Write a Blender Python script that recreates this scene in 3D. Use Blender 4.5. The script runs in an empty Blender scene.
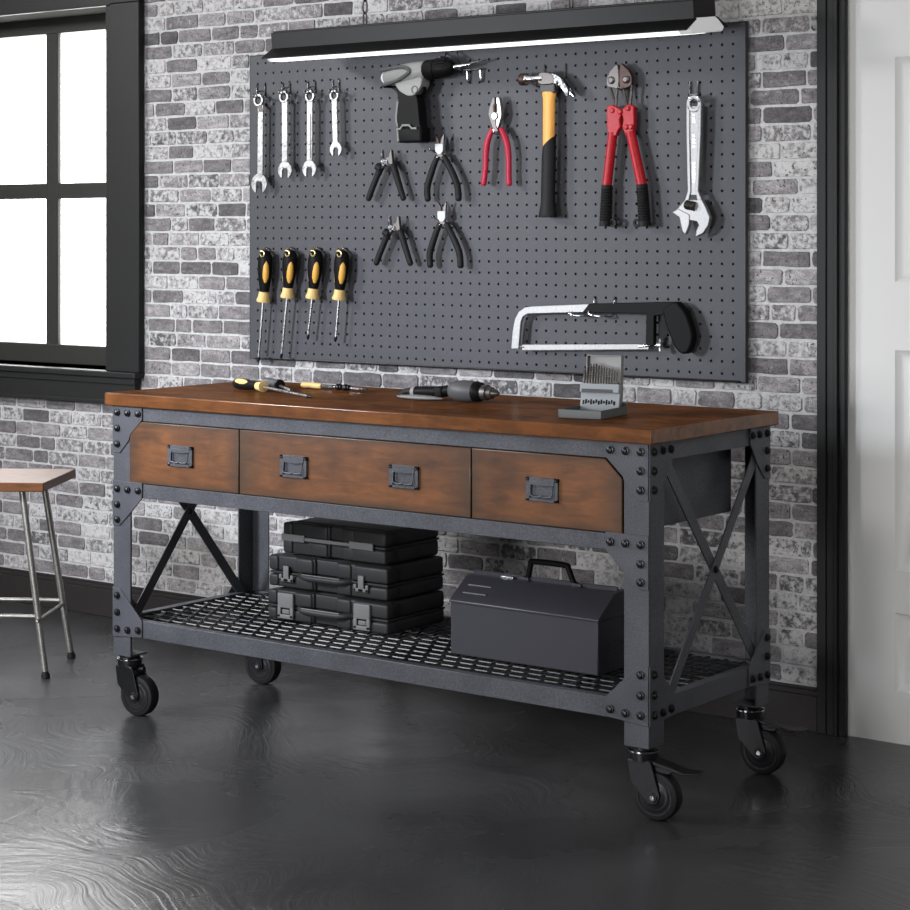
import bpy, bmesh, math, random
from mathutils import Vector, Matrix
random.seed(11)
S = bpy.context.scene
C = S.collection
V = Vector
PI = math.pi

# ------------------------------------------------------------------ camera, light, exposure
cam_d = bpy.data.cameras.new('camera'); cam = bpy.data.objects.new('camera', cam_d); C.objects.link(cam)
cam.location = (4.3232, -4.0763, 1.3844); cam.rotation_euler = (PI/2, 0, 0.6454)
cam_d.sensor_width = 36; cam_d.lens = 2044.6/910*36; cam_d.shift_x = 0.001; cam_d.shift_y = -0.2455
cam_d.clip_start = 0.05; cam_d.clip_end = 100
S.camera = cam
W = bpy.data.worlds.new('sky'); S.world = W; W.use_nodes = True
W.node_tree.nodes['Background'].inputs['Color'].default_value = (1, 1, 1, 1)
W.node_tree.nodes['Background'].inputs['Strength'].default_value = 11.0
def area(name, loc, target, size, power, col=(1, 1, 1), size_y=None, spread=180):
    d = bpy.data.lights.new(name, 'AREA'); d.energy = power; d.color = col; d.size = size
    if size_y: d.shape = 'RECTANGLE'; d.size_y = size_y
    d.spread = math.radians(spread)
    o = bpy.data.objects.new(name, d); C.objects.link(o); o.location = loc
    o.rotation_euler = (V(target)-V(loc)).to_track_quat('-Z', 'Y').to_euler()
    return o
area('key_lamp', (-2.5, -1.7, 2.85), (0.5, 1.0, 1.2), 0.6, 135, (1, 0.99, 0.98))
area('fill_lamp', (4.0, -1.6, 2.6), (1.6, 1.0, 1.6), 1.2, 42, (1, 1, 1))
area('side_fill', (-0.9, -1.9, 1.6), (0.0, 0.3, 0.6), 0.5, 38, (0.88, 0.92, 1.0), None, 100)  # added unseen light, brightens the left front of the bench
area('low_fill', (1.3, -4.3, 0.9), (1.2, 1.0, 0.55), 1.4, 24, (1, 1, 1), 0.8, 80)  # added unseen fill, lifts the wall under the bench
S.view_settings.view_transform = 'Standard'; S.view_settings.look = 'None'
S.view_settings.gamma = 1; S.view_settings.use_curve_mapping = False
S.view_settings.exposure = -0.12

# ------------------------------------------------------------------ materials
def mat(name, col, rough=0.5, metal=0.0, coat=0.0, emit=None, build=None, spec=0.5):
    m = bpy.data.materials.new(name); m.use_nodes = True
    nt = m.node_tree; b = nt.nodes['Principled BSDF']
    b.inputs['Base Color'].default_value = (*col, 1); b.inputs['Roughness'].default_value = rough
    b.inputs['Metallic'].default_value = metal; b.inputs['Coat Weight'].default_value = coat
    b.inputs['Specular IOR Level'].default_value = spec
    if emit:
        b.inputs['Emission Color'].default_value = (*emit[0], 1); b.inputs['Emission Strength'].default_value = emit[1]
    if build: build(nt, b)
    return m
def N(nt, t, **k):
    n = nt.nodes.new(t)
    for a, v in k.items():
        if a in n.inputs.keys(): n.inputs[a].default_value = v
        else: setattr(n, a, v)
    return n
def coords(nt, scale=(1, 1, 1), loc=(0, 0, 0), rot=(0, 0, 0)):
    t = N(nt, 'ShaderNodeTexCoord'); m = N(nt, 'ShaderNodeMapping')
    m.inputs['Scale'].default_value = scale; m.inputs['Location'].default_value = loc; m.inputs['Rotation'].default_value = rot
    nt.links.new(t.outputs['Object'], m.inputs['Vector']); return m.outputs['Vector']
def noise(nt, vec, scale, detail=4, rough=0.5, dist=0):
    n = N(nt, 'ShaderNodeTexNoise'); n.inputs['Scale'].default_value = scale; n.inputs['Detail'].default_value = detail
    n.inputs['Roughness'].default_value = rough; n.inputs['Distortion'].default_value = dist
    nt.links.new(vec, n.inputs['Vector']); return n.outputs['Fac']
def ramp(nt, fac, stops, interp='LINEAR'):
    r = N(nt, 'ShaderNodeValToRGB'); cr = r.color_ramp; cr.interpolation = interp
    while len(cr.elements) < len(stops): cr.elements.new(0.5)
    for e, (p, c) in zip(cr.elements, stops):
        e.position = p; e.color = (*c, 1) if isinstance(c, tuple) else (c, c, c, 1)
    nt.links.new(fac, r.inputs['Fac']); return r.outputs['Color']
def mixc(nt, fac, a, b, mode='MIX'):
    m = N(nt, 'ShaderNodeMix'); m.data_type = 'RGBA'; m.blend_type = mode
    for i, v in ((0, fac), (6, a), (7, b)):
        if isinstance(v, (int, float)): m.inputs[i].default_value = v
        elif isinstance(v, tuple): m.inputs[i].default_value = (*v, 1)
        else: nt.links.new(v, m.inputs[i])
    return m.outputs[2]
def mth(nt, op, a, b=0.0):
    m = N(nt, 'ShaderNodeMath'); m.operation = op
    for i, v in ((0, a), (1, b)):
        if isinstance(v, (int, float)): m.inputs[i].default_value = v
        else: nt.links.new(v, m.inputs[i])
    return m.outputs[0]
def bump(nt, b, h, strength=0.3, dist=0.002):
    n = N(nt, 'ShaderNodeBump'); n.inputs['Strength'].default_value = strength; n.inputs['Distance'].default_value = dist
    nt.links.new(h, n.inputs['Height']); nt.links.new(n.outputs['Normal'], b.inputs['Normal'])

def brick_nodes(nt, b):
    at = N(nt, 'ShaderNodeAttribute'); at.attribute_name = 'rnd'
    at2 = N(nt, 'ShaderNodeAttribute'); at2.attribute_name = 'wash'
    v = coords(nt)
    base = ramp(nt, at.outputs['Fac'], [(0, (.085, .080, .083)), (.3, (.16, .149, .152)), (.7, (.225, .209, .213)), (1, (.31, .294, .295))])
    fine = noise(nt, v, 260, 3, .7)
    base = mixc(nt, 1.0, base, ramp(nt, fine, [(.25, .55), (.75, 1.45)]), 'MULTIPLY')
    patch = noise(nt, coords(nt, (1, 1, 2.2), (5, 2, 9)), 26, 5, .7)
    base = mixc(nt, 1.0, base, ramp(nt, patch, [(.3, .55), (.5, 1.0), (.7, 1.6)]), 'MULTIPLY')
    med = noise(nt, v, 55, 6, .68, .2)
    thr = mth(nt, 'ADD', med, mth(nt, 'MULTIPLY', at2.outputs['Fac'], .34))
    wash = ramp(nt, thr, [(.64, 0.0), (.80, 0.78)])
    base = mixc(nt, wash, base, (.60, .595, .59))
    sp = noise(nt, coords(nt, loc=(3, 1, 2)), 105, 2, .55)
    spots = ramp(nt, sp, [(.615, 0.0), (.645, 1.0)])
    zone = ramp(nt, noise(nt, coords(nt, loc=(7, 0, 1)), 9, 2), [(.36, .35), (.55, 1.0)])
    base = mixc(nt, mth(nt, 'MULTIPLY', mth(nt, 'MULTIPLY', spots, zone), .85), base, (.06, .057, .06))
    nt.links.new(base, b.inputs['Base Color'])
    h = mth(nt, 'SUBTRACT', mth(nt, 'ADD', med, mth(nt, 'MULTIPLY', fine, .35)), mth(nt, 'MULTIPLY', spots, .5))
    bump(nt, b, h, .7, .004)
def mortar_nodes(nt, b):
    v = coords(nt); n = noise(nt, v, 70, 5, .7)
    nt.links.new(ramp(nt, n, [(.3, .38), (.5, .48), (.7, .58)]), b.inputs['Base Color'])
    bump(nt, b, n, .6, .003)
def floor_nodes(nt, b):
    v = coords(nt)
    big = noise(nt, v, 1.3, 4, .55, .6)
    # trowel strokes: long ripples whose direction wanders with a slow field
    vs = coords(nt, (1, 1, 1), (0, 0, 0), (0, 0, .5))
    warp = N(nt, 'ShaderNodeTexNoise'); warp.inputs['Scale'].default_value = 1.1; warp.inputs['Detail'].default_value = 2
    nt.links.new(vs, warp.inputs['Vector'])
    add = N(nt, 'ShaderNodeVectorMath'); add.operation = 'MULTIPLY_ADD'
    nt.links.new(warp.outputs['Color'], add.inputs[0]); add.inputs[1].default_value = (1.4, 1.4, 0); nt.links.new(vs, add.inputs[2])
    mp = N(nt, 'ShaderNodeMapping'); mp.inputs['Scale'].default_value = (2.2, 15, 1); nt.links.new(add.outputs[0], mp.inputs['Vector'])
    ripple = noise(nt, mp.outputs['Vector'], 3.0, 5, .6, .7)
    fine = noise(nt, v, 42, 4, .6)
    col = ramp(nt, big, [(.3, (.022, .022, .023)), (.5, (.034, .034, .035)), (.7, (.052, .052, .053))])
    col = mixc(nt, .25, col, ramp(nt, ripple, [(.3, (.7, .7, .7)), (.7, (1.3, 1.3, 1.3))]), 'MULTIPLY')
    nt.links.new(col, b.inputs['Base Color'])
    nt.links.new(ramp(nt, big, [(.3, .20), (.7, .34)]), b.inputs['Roughness'])
    calm = ramp(nt, noise(nt, coords(nt, loc=(4, 2, 0)), .8, 2), [(.40, .25), (.6, 1.0)])
    h = mth(nt, 'ADD', mth(nt, 'MULTIPLY', ripple, calm), mth(nt, 'MULTIPLY', fine, .14))
    bump(nt, b, h, .30, .010)
def hammered(nt, b):
    b.inputs['Specular IOR Level'].default_value = .3
    v = coords(nt); n = noise(nt, v, 330, 3, .6); g = noise(nt, v, 9, 3)
    c = b.inputs['Base Color'].default_value[:3]
    k = ramp(nt, n, [(.3, .6), (.7, 1.5)])
    nt.links.new(mixc(nt, 1.0, mixc(nt, 1.0, tuple(c), k, 'MULTIPLY'), ramp(nt, g, [(.3, .85), (.7, 1.15)]), 'MULTIPLY'), b.inputs['Base Color'])
    bump(nt, b, n, .35, .001)
def plastic(nt, b):
    b.inputs['Specular IOR Level'].default_value = .22
    bump(nt, b, noise(nt, coords(nt), 600, 2), .2, .0006)
def brushed(nt, b):
    n = noise(nt, coords(nt), 120, 4, .6)
    c = b.inputs['Base Color'].default_value[:3]
    nt.links.new(mixc(nt, 1.0, tuple(c), ramp(nt, n, [(.3, .75), (.7, 1.15)]), 'MULTIPLY'), b.inputs['Base Color'])
    r = b.inputs['Roughness'].default_value
    nt.links.new(ramp(nt, n, [(.3, max(.05, r-.08)), (.7, r+.1)]), b.inputs['Roughness'])
def wood(dark, mid, light, planks=0.0, edge=False, oiled=False):
    def f(nt, b):
        v = coords(nt, (1.6, 9, 9)); n = noise(nt, v, 5, 6, .62, .8)
        col = ramp(nt, n, [(.28, dark), (.5, mid), (.74, light)])
        blot = noise(nt, coords(nt), 5.5, 4, .6)
        col = mixc(nt, 1.0, col, ramp(nt, blot, [(.32, .55), (.6, 1.1)]), 'MULTIPLY')
        if edge:   # hand-rubbed dark stain along each drawer front's own edges
            t = N(nt, 'ShaderNodeTexCoord'); sp = N(nt, 'ShaderNodeSeparateXYZ'); nt.links.new(t.outputs['Generated'], sp.inputs[0])
            ex = mth(nt, 'ABSOLUTE', mth(nt, 'SUBTRACT', sp.outputs['X'], .5)); ez = mth(nt, 'ABSOLUTE', mth(nt, 'SUBTRACT', sp.outputs['Z'], .5))
            e = mth(nt, 'ADD', mth(nt, 'MAXIMUM', ex, ez), mth(nt, 'MULTIPLY', mth(nt, 'SUBTRACT', blot, .5), .25))
            col = mixc(nt, ramp(nt, e, [(.37, 0.0), (.52, .85)]), col, (.028, .018, .010))
        nt.links.new(col, b.inputs['Base Color']); bump(nt, b, n, .06, .001)
        if oiled:   # thin satin oil film over the wood
            b.inputs['Specular IOR Level'].default_value = 0.0
            g = N(nt, 'ShaderNodeBsdfGlossy'); g.inputs['Roughness'].default_value = .2; g.inputs['Color'].default_value = (.9, .85, .8, 1)
            mx = N(nt, 'ShaderNodeMixShader'); mx.inputs[0].default_value = .09
            out = [k for k in nt.nodes if k.type == 'OUTPUT_MATERIAL'][0]
            nt.links.new(b.outputs[0], mx.inputs[1]); nt.links.new(g.outputs[0], mx.inputs[2]); nt.links.new(mx.outputs[0], out.inputs['Surface'])
    return f
M = {}
M['brick'] = mat('brick', (.3, .3, .3), .9, build=brick_nodes)
M['mortar'] = mat('mortar', (.5, .5, .5), .95, build=mortar_nodes)
M['floor'] = mat('slate_floor', (.04, .04, .04), .3, build=floor_nodes)
M['plaster'] = mat('plaster', (.32, .32, .32), .9, build=lambda nt, b: bump(nt, b, noise(nt, coords(nt), 80), .2, .002))
M['trim'] = mat('charcoal_trim', (.017, .0172, .017), .5, build=plastic)
M['base'] = mat('baseboard_paint', (.026, .023, .022), .45, build=plastic)
M['sash'] = mat('bronze_sash', (.034, .035, .031), .5, build=plastic)
M['jamb'] = mat('matt_jamb', (.034, .035, .031), .95, spec=.03)
M['door'] = mat('white_door_paint', (.66, .655, .645), .45, build=plastic)
M['steel'] = mat('hammered_grey_steel', (.062, .064, .073), .45, .25, build=hammered)
M['bolt'] = mat('black_bolt', (.018, .018, .02), .35, .7, build=brushed)
M['mesh'] = mat('black_wire', (.06, .06, .062), .35, .8, build=brushed)
M['top'] = mat('walnut_top', (.1, .04, .01), .2, spec=.25, build=wood((.085, .030, .010), (.14, .050, .015), (.19, .072, .022), oiled=True))
M['drawer'] = mat('aged_walnut', (.1, .04, .01), .38, coat=.1, build=wood((.070, .026, .008), (.125, .044, .011), (.18, .066, .017), edge=True))
M['seat'] = mat('oak_seat', (.3, .12, .03), .45, spec=.2, build=wood((.075, .027, .008), (.115, .042, .012), (.155, .060, .019)))
M['board'] = mat('pegboard_grey', (.064, .065, .073), .5, .1, build=plastic)
M['dull'] = mat('dull_steel', (.34, .34, .34), .45, .5, build=brushed, spec=.3)
M['chrome'] = mat('polished_chrome', (.42, .42, .43), .18, 1.0, build=brushed)
M['satin'] = mat('satin_steel', (.42, .42, .42), .3, .9, build=brushed)
M['white_steel'] = mat('bright_steel', (.50, .50, .50), .32, .7, build=brushed)
M['worn'] = mat('worn_steel', (.11, .10, .095), .4, .8, build=brushed)
M['rusty'] = mat('browned_steel', (.06, .035, .03), .45, .6, build=brushed)
M['blackp'] = mat('black_plastic', (.005, .005, .005), .5, build=lambda nt, b: (plastic(nt, b), setattr(b.inputs['Specular IOR Level'], 'default_value', .09)))
M['caseb'] = mat('black_case_plastic', (.022, .022, .023), .5, build=plastic)
M['caseg'] = mat('grey_latch_plastic', (.13, .13, .13), .45, build=plastic)
M['rubber'] = mat('black_rubber', (.008, .008, .0085), .6, build=plastic)
M['greyp'] = mat('grey_plastic', (.22, .22, .215), .45, build=plastic)
M['lightp'] = mat('light_grey_plastic', (.24, .24, .23), .42, build=plastic)
M['darkgrey'] = mat('dark_grey_plastic', (.075, .075, .078), .45, build=plastic)
M['yellow'] = mat('pale_yellow_plastic', (.72, .50, .20), .4, build=plastic)
M['orange'] = mat('amber_grip', (.66, .36, .07), .4, build=plastic)
M['fibre'] = mat('amber_fibreglass', (.80, .40, .09), .35, build=plastic)
M['crimson'] = mat('crimson_grip', (.42, .015, .045), .38, build=plastic)
M['red'] = mat('red_enamel', (.42, .012, .02), .4, spec=.25, build=brushed)
M['tbox'] = mat('slate_blue_steel', (.050, .049, .058), .38, .3, build=plastic)
M['fixture'] = mat('black_enamel', (.007, .007, .007), .45, build=plastic)
M['lens'] = mat('lit_diffuser', (.9, .9, .9), .4, emit=((1, 1, 1), 1.4), build=plastic)
M['white'] = mat('glowing_white_plastic', (.55, .55, .55), .4, emit=((1, 1, 1), .3), build=plastic)  # faint glow put into the plastic so the lamp's end caps look lit
M['whee'] = mat('wheel_core', (.016, .015, .017), .35, .2, build=plastic)
M['leg'] = mat('galvanised_tube', (.30, .29, .27), .38, .8, build=brushed)
M['brass'] = mat('brass', (.70, .56, .28), .3, .8, build=brushed)
M['tray'] = mat('tray_grey', (.10, .105, .105), .5, .2, build=plastic)
M['lid'] = mat('lid_grey', (.20, .20, .20), .42, .3, build=plastic)
M['panel'] = mat('bit_rack_grey', (.28, .30, .32), .45, build=plastic)
def glass_nodes():
    m = bpy.data.materials.new('window_glass'); m.use_nodes = True; nt = m.node_tree
    for n in list(nt.nodes):
        if n.type == 'BSDF_PRINCIPLED': nt.nodes.remove(n)
    out = [n for n in nt.nodes if n.type == 'OUTPUT_MATERIAL'][0]
    t = N(nt, 'ShaderNodeBsdfTransparent'); g = N(nt, 'ShaderNodeBsdfGlossy'); g.inputs['Roughness'].default_value = .02
    mx = N(nt, 'ShaderNodeMixShader'); mx.inputs[0].default_value = .05
    nt.links.new(t.outputs[0], mx.inputs[1]); nt.links.new(g.outputs[0], mx.inputs[2])
    nt.links.new(mx.outputs[0], out.inputs['Surface']); return m
M['glass'] = glass_nodes()

# ------------------------------------------------------------------ mesh builder
class MB:
    def __init__(s): s.v = []; s.f = []; s.sm = []
    def add(s, vs, fs, smooth=False, mx=None):
        o = len(s.v)
        s.v += [tuple(mx @ V(p)) if mx else tuple(p) for p in vs]
        s.f += [tuple(i+o for i in f) for f in fs]; s.sm += [smooth]*len(fs); return s
    def box(s, a, b, mx=None, ch=0.0):
        (x0, y0, z0), (x1, y1, z1) = a, b
        if ch <= 0:
            vs = [(x0, y0, z0), (x1, y0, z0), (x1, y1, z0), (x0, y1, z0), (x0, y0, z1), (x1, y0, z1), (x1, y1, z1), (x0, y1, z1)]
            fs = [(0, 3, 2, 1), (4, 5, 6, 7), (0, 1, 5, 4), (1, 2, 6, 5), (2, 3, 7, 6), (3, 0, 4, 7)]
            return s.add(vs, fs, mx=mx)
        bm = bmesh.new(); bmesh.ops.create_cube(bm, size=1)
        for v in bm.verts: v.co = V(((x0+x1)/2+v.co.x*(x1-x0), (y0+y1)/2+v.co.y*(y1-y0), (z0+z1)/2+v.co.z*(z1-z0)))
        bmesh.ops.bevel(bm, geom=bm.edges[:], offset=ch, segments=3, profile=.5, affect='EDGES')
        bm.verts.index_update(); vs = [tuple(v.co) for v in bm.verts]; fs = [tuple(v.index for v in f.verts) for f in bm.faces]; bm.free()
        return s.add(vs, fs, True, mx)
    def prism(s, pts, y0, y1, mx=None, smooth=False):
        """outline in (x, z), extruded along y"""
        ar = sum(pts[i][0]*pts[(i+1) % len(pts)][1]-pts[(i+1) % len(pts)][0]*pts[i][1] for i in range(len(pts)))
        if ar < 0: pts = pts[::-1]
        n = len(pts); vs = [(p[0], y0, p[1]) for p in pts]+[(p[0], y1, p[1]) for p in pts]
        fs = [tuple(range(n)), tuple(range(2*n-1, n-1, -1))]+[(i, i+n, (i+1) % n+n, (i+1) % n) for i in range(n)]
        return s.add(vs, fs, smooth, mx)
    def ring(s, cx, cz, ro, ri, y0, y1, n=24, mx=None):
        vs = []
        for y in (y0, y1):
            for r in (ro, ri):
                vs += [(cx+r*math.cos(2*PI*i/n), y, cz+r*math.sin(2*PI*i/n)) for i in range(n)]
        fs = []
        for i in range(n):
            j = (i+1) % n
            fs += [(i, j, n+j, n+i), (2*n+i, 3*n+i, 3*n+j, 2*n+j), (i, 2*n+i, 2*n+j, j), (n+i, n+j, 3*n+j, 3*n+i)]
        return s.add(vs, fs, True, mx)
    def lathe(s, prof, a, b, n=24, flat=1.0, up=None, mx=None, smooth=True):
        """prof = [(t 0..1 along a->b, radius)], flat squeezes one radial axis"""
        a, b = V(a), V(b); d = (b-a); L = d.length; d.normalize()
        u = V(up) if up else (V((0, 0, 1)) if abs(d.z) < .9 else V((1, 0, 0)))
        u = (u-d*u.dot(d)).normalized(); w = d.cross(u)
        vs = []
        for t, r in prof:
            c = a+d*L*t
            vs += [tuple(c+u*(r*math.cos(2*PI*i/n))+w*(r*flat*math.sin(2*PI*i/n))) for i in range(n)]
        fs = [tuple(range(n))[::-1], tuple(range((len(prof)-1)*n, len(prof)*n))]
        for k in range(len(prof)-1):
            fs += [(k*n+i, k*n+(i+1) % n, (k+1)*n+(i+1) % n, (k+1)*n+i) for i in range(n)]
        return s.add(vs, fs, smooth, mx)
    def cyl(s, a, b, r, n=16, r2=None, mx=None): return s.lathe([(0, r), (1, r if r2 is None else r2)], a, b, n, mx=mx)
    def tube(s, pts, r, n=8, closed=False, flat=1.0, mx=None):
        """r a number or a list per point"""
        pts = [V(p) for p in pts]; m = len(pts); rs = r if isinstance(r, (list, tuple)) else [r]*m
        vs = []; u = None
        for i, p in enumerate(pts):
            if closed: d = pts[(i+1) % m]-pts[i-1]
            else: d = pts[min(i+1, m-1)]-pts[max(i-1, 0)]
            d.normalize()
            if u is None: u = V((0, 1, 0)) if abs(d.y) < .9 else V((1, 0, 0))
            u = (u-d*u.dot(d)).normalized(); w = d.cross(u)
            vs += [tuple(p+u*(rs[i]*flat*math.cos(2*PI*k/n))+w*(rs[i]*math.sin(2*PI*k/n))) for k in range(n)]
        fs = []
        for i in range(m if closed else m-1):
            j = (i+1) % m
            fs += [(i*n+k, i*n+(k+1) % n, j*n+(k+1) % n, j*n+k) for k in range(n)]
        if not closed: fs += [tuple(range(n))[::-1], tuple(range((m-1)*n, m*n))]
        return s.add(vs, fs, True, mx)
    def build(s, name, m, parent=None, o=(0, 0, 0), bevel=0.0, seg=2):
        me = bpy.data.meshes.new(name); ox, oy, oz = o
        me.from_pydata([(x-ox, y-oy, z-oz) for x, y, z in s.v], [], s.f)
        me.polygons.foreach_set('use_smooth', [True]*len(s.f) if bevel else s.sm); me.update()
        bm = bmesh.new(); bm.from_mesh(me); bmesh.ops.recalc_face_normals(bm, faces=bm.faces[:]); bm.to_mesh(me); bm.free()
        me.set_sharp_from_angle(angle=math.radians(38))
        me.materials.append(m); ob = bpy.data.objects.new(name, me); C.objects.link(ob)
        if parent: ob.parent = parent
        else: ob.location = o
        if bevel:
            b = ob.modifiers.new('soft_edges', 'BEVEL'); b.width = bevel; b.segments = seg; b.limit_method = 'ANGLE'; b.angle_limit = math.radians(35)
        return ob
def smooth_path(pts, k=6, closed=False):
    pts = [V(p) for p in pts]; m = len(pts); out = []
    for i in range(m if closed else m-1):
        p0 = pts[i-1] if (closed or i > 0) else pts[0]; p1 = pts[i]; p2 = pts[(i+1) % m]; p3 = pts[(i+2) % m] if (closed or i < m-2) else pts[-1]
        for j in range(k):
            t = j/k; out.append(.5*((2*p1)+(p2-p0)*t+(2*p0-5*p1+4*p2-p3)*t*t+(3*p1-p0-3*p2+p3)*t**3))
    if not closed: out.append(pts[-1])
    return out
def sm2(pts, k=5, closed=True):
    return [(p.x, p.z) for p in smooth_path([(a, 0, b) for a, b in pts], k, closed)]
def tag(o, label, cat, group=None):
    o['label'] = label; o['category'] = cat
    if group: o['group'] = group
    return o
def thing(name, label, cat, loc=(0, 0, 0), rz=0, group=None):
    o = bpy.data.objects.new(name, None); C.objects.link(o); o.location = loc; o.rotation_euler = (0, 0, rz); o.empty_display_size = .05
    return tag(o, label, cat, group)
def struct(o): o['kind'] = 'structure'; return o

YW = 1.0574          # brick face of the back wall
B = YW-0.02          # front face of the pegboard
WT = .22             # wall thickness
H = 0.9231           # table top height

# ------------------------------------------------------------------ room shell
X0, X1, YF, ZC = -3.3, 4.95, -5.0, 2.95
struct(MB().box((X0-.1, YF-.1, -.1), (X1+.1, YW+WT, 0)).build('floor', M['floor']))
struct(MB().box((X0-.1, YF-.1, ZC), (X1+.1, YW+WT, ZC+.1)).build('ceiling', M['plaster']))
struct(MB().box((X0-.1, YF-.1, 0), (X0, YW+WT, ZC)).build('wall_left', M['plaster']))
struct(MB().box((X1, YF-.1, 0), (X1+.1, YW+WT, ZC)).build('wall_right', M['plaster']))
struct(MB().box((X0, YF-.1, 0), (X1, YF, ZC)).build('wall_front', M['plaster']))
WX0, WX1, WZ0, WZ1 = -2.75, -1.092, .885, 2.195       # window opening
DX0, DX1, DZ1 = 1.80, 2.66, 2.36                        # door opening
def wall_back():
    mb = MB(); y0, y1 = YW+.0045, YW+WT
    for x0, x1, z0, z1 in ((X0, WX0, 0, ZC), (WX0, WX1, 0, WZ0), (WX0, WX1, WZ1, ZC), (WX1, DX0, 0, ZC), (DX0, DX1, DZ1, ZC), (DX1, X1, 0, ZC)):
        mb.box((x0, y0, z0), (x1, y1, z1))
    mort = len(mb.f); rnd = [0.]*mort; wash = [0.]*mort
    R = random.Random(5); ch = .0505; r = 0; z = 0.02
    while z < 2.5:
        x = X0+.02-R.uniform(0, .12)+(.07 if r % 2 else 0)
        while x < 3.2:
            w = R.choice((.128, .142, .15, .156, .14, .085))*R.uniform(.94, 1.06)
            a, b_ = x+.0035, x+w-.0035; x += w
            spans = [(a, b_)]
            zc = z+ch/2
            if WZ0-.03 < zc < WZ1+.05:
                spans = [(p, min(q, WX0)) for p, q in spans if p < WX0-.02]+[(max(p, WX1), q) for p, q in spans if q > WX1+.02]
            if zc < DZ1+.05:
                spans = [(p, min(q, DX0)) for p, q in spans if p < DX0-.02]+[(max(p, DX1), q) for p, q in spans if q > DX1+.02]
            for a, b_ in spans:
                z0, z1 = z+.0035, z+ch-.0035; rr = R.uniform(.003, .008)
                j = lambda k=.0016: R.uniform(-k, k)
                ol = [(a+rr, z0+j()), ((a+b_)/2-.02, z0+j()), ((a+b_)/2+.02, z0+j()), (b_-rr, z0+j()), (b_+j(), z0+rr), (b_+j(), (z0+z1)/2), (b_+j(), z1-rr),
                      (b_-rr, z1+j()), ((a+b_)/2+.02, z1+j()), ((a+b_)/2-.02, z1+j()), (a+rr, z1+j()), (a+j(), z1-rr), (a+j(), (z0+z1)/2), (a+j(), z0+rr)]
                n = len(ol); cx, cz = (a+b_)/2, (z0+z1)/2; dy = R.uniform(-.0012, .0012)
                ins = lambda p, d: (p[0]+(d if p[0] < cx else -d), p[1]+(d if p[1] < cz else -d))
                vs = [(p[0], YW+.006, p[1]) for p in ol]+[(ins(p, .0006)[0], YW+.0022+dy, ins(p, .0006)[1]) for p in ol]+[(ins(p, .0018)[0], YW+.001+dy, ins(p, .0018)[1]) for p in ol]
                fs = []
                for k in range(2): fs += [(k*n+i, k*n+(i+1) % n, (k+1)*n+(i+1) % n, (k+1)*n+i) for i in range(n)]
                fs.append(tuple(range(2*n, 3*n)))
                mb.add(vs, fs, False); q1, q2 = R.random(), R.random()
                rnd += [q1]*len(fs); wash += [q2*.85 if q2 > .55 else -.12+q2*.6]*len(fs)
        z += ch; r += 1
    me = bpy.data.meshes.new('wall_back'); me.from_pydata(mb.v, [], mb.f); me.polygons.foreach_set('use_smooth', mb.sm)
    me.materials.append(M['mortar']); me.materials.append(M['brick'])
    me.polygons.foreach_set('material_index', [0]*mort+[1]*(len(mb.f)-mort))
    for nm, dat in (('rnd', rnd), ('wash', wash)):
        at = me.attributes.new(nm, 'FLOAT', 'FACE'); at.data.foreach_set('value', dat)
    me.update(); ob = bpy.data.objects.new('wall_back', me); C.objects.link(ob); struct(ob)
wall_back()
# baseboard with a moulded cap
bb = MB()
for a, b_ in ((X0, DX0-.075),):
    bb.box((a, YW-.016, 0), (b_, YW-.001, .098)); bb.box((a, YW-.012, .098), (b_, YW-.001, .112)); bb.box((a, YW-.008, .112), (b_, YW-.001, .121))
struct(bb.build('baseboard_back', M['base'], bevel=.002))
# window: casing, stool, apron, recessed sash
w = struct(MB().box((WX0-.17, YW-.028, WZ1), (WX1+.175, YW-.001, 2.37)).box((WX1+.025, YW-.028, WZ0), (WX1+.175, YW-.001, WZ1+.01)).box((WX0-.17, YW-.028, WZ0), (WX0-.001, YW-.001, WZ1+.01))
           .box((WX1+.001, YW-.024, WZ0), (WX1+.028, YW-.001, WZ1)).build('window_1', M['trim'], bevel=.003))
MB().box((WX0-.001, YW-.001, WZ1-.001), (WX1+.001, YW+WT, WZ1+.02)).box((WX1-.004, YW-.001, WZ0), (WX1+.02, YW+WT, WZ1)).box((WX0-.02, YW-.001, WZ0), (WX0+.004, YW+WT, WZ1)).build('window_jamb', M['jamb'], w)
MB().box((WX0-.2, YW-.045, WZ0-.022), (WX1+.172, YW+.16, WZ0)).build('window_sill', M['trim'], w, bevel=.004)
MB().box((WX0-.18, YW-.03, WZ0-.108), (WX1+.155, YW-.001, WZ0-.022)).box((WX0-.18, YW-.036, WZ0-.045), (WX1+.16, YW-.001, WZ0-.022)).box((WX0-.18, YW-.034, WZ0-.118), (WX1+.155, YW-.001, WZ0-.104)).build('window_apron', M['trim'], w, bevel=.002)
ys = YW+.15
sb = MB()
sb.box((WX0, ys, 2.136), (WX1-.002, ys+.045, WZ1)).box((WX0, ys, WZ0), (WX1-.002, ys+.045, .957))
sb.box((WX0, ys, .94), (WX0+.06, ys+.045, 2.15)).box((WX1-.05, ys, .94), (WX1-.002, ys+.045, 2.15))
for mx_ in (-1.606, -2.10): sb.box((mx_, ys+.004, .95), (mx_+.068, ys+.022, 2.14))
sb.box((WX0+.03, ys+.006, 1.509), (WX1-.03, ys+.024, 1.568))
sb.build('window_sash', M['sash'], w, bevel=.003)
MB().box((WX0+.03, ys+.024, .95), (WX1-.03, ys+.028, 2.14)).build('window_pane', M['glass'], w)
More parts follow.
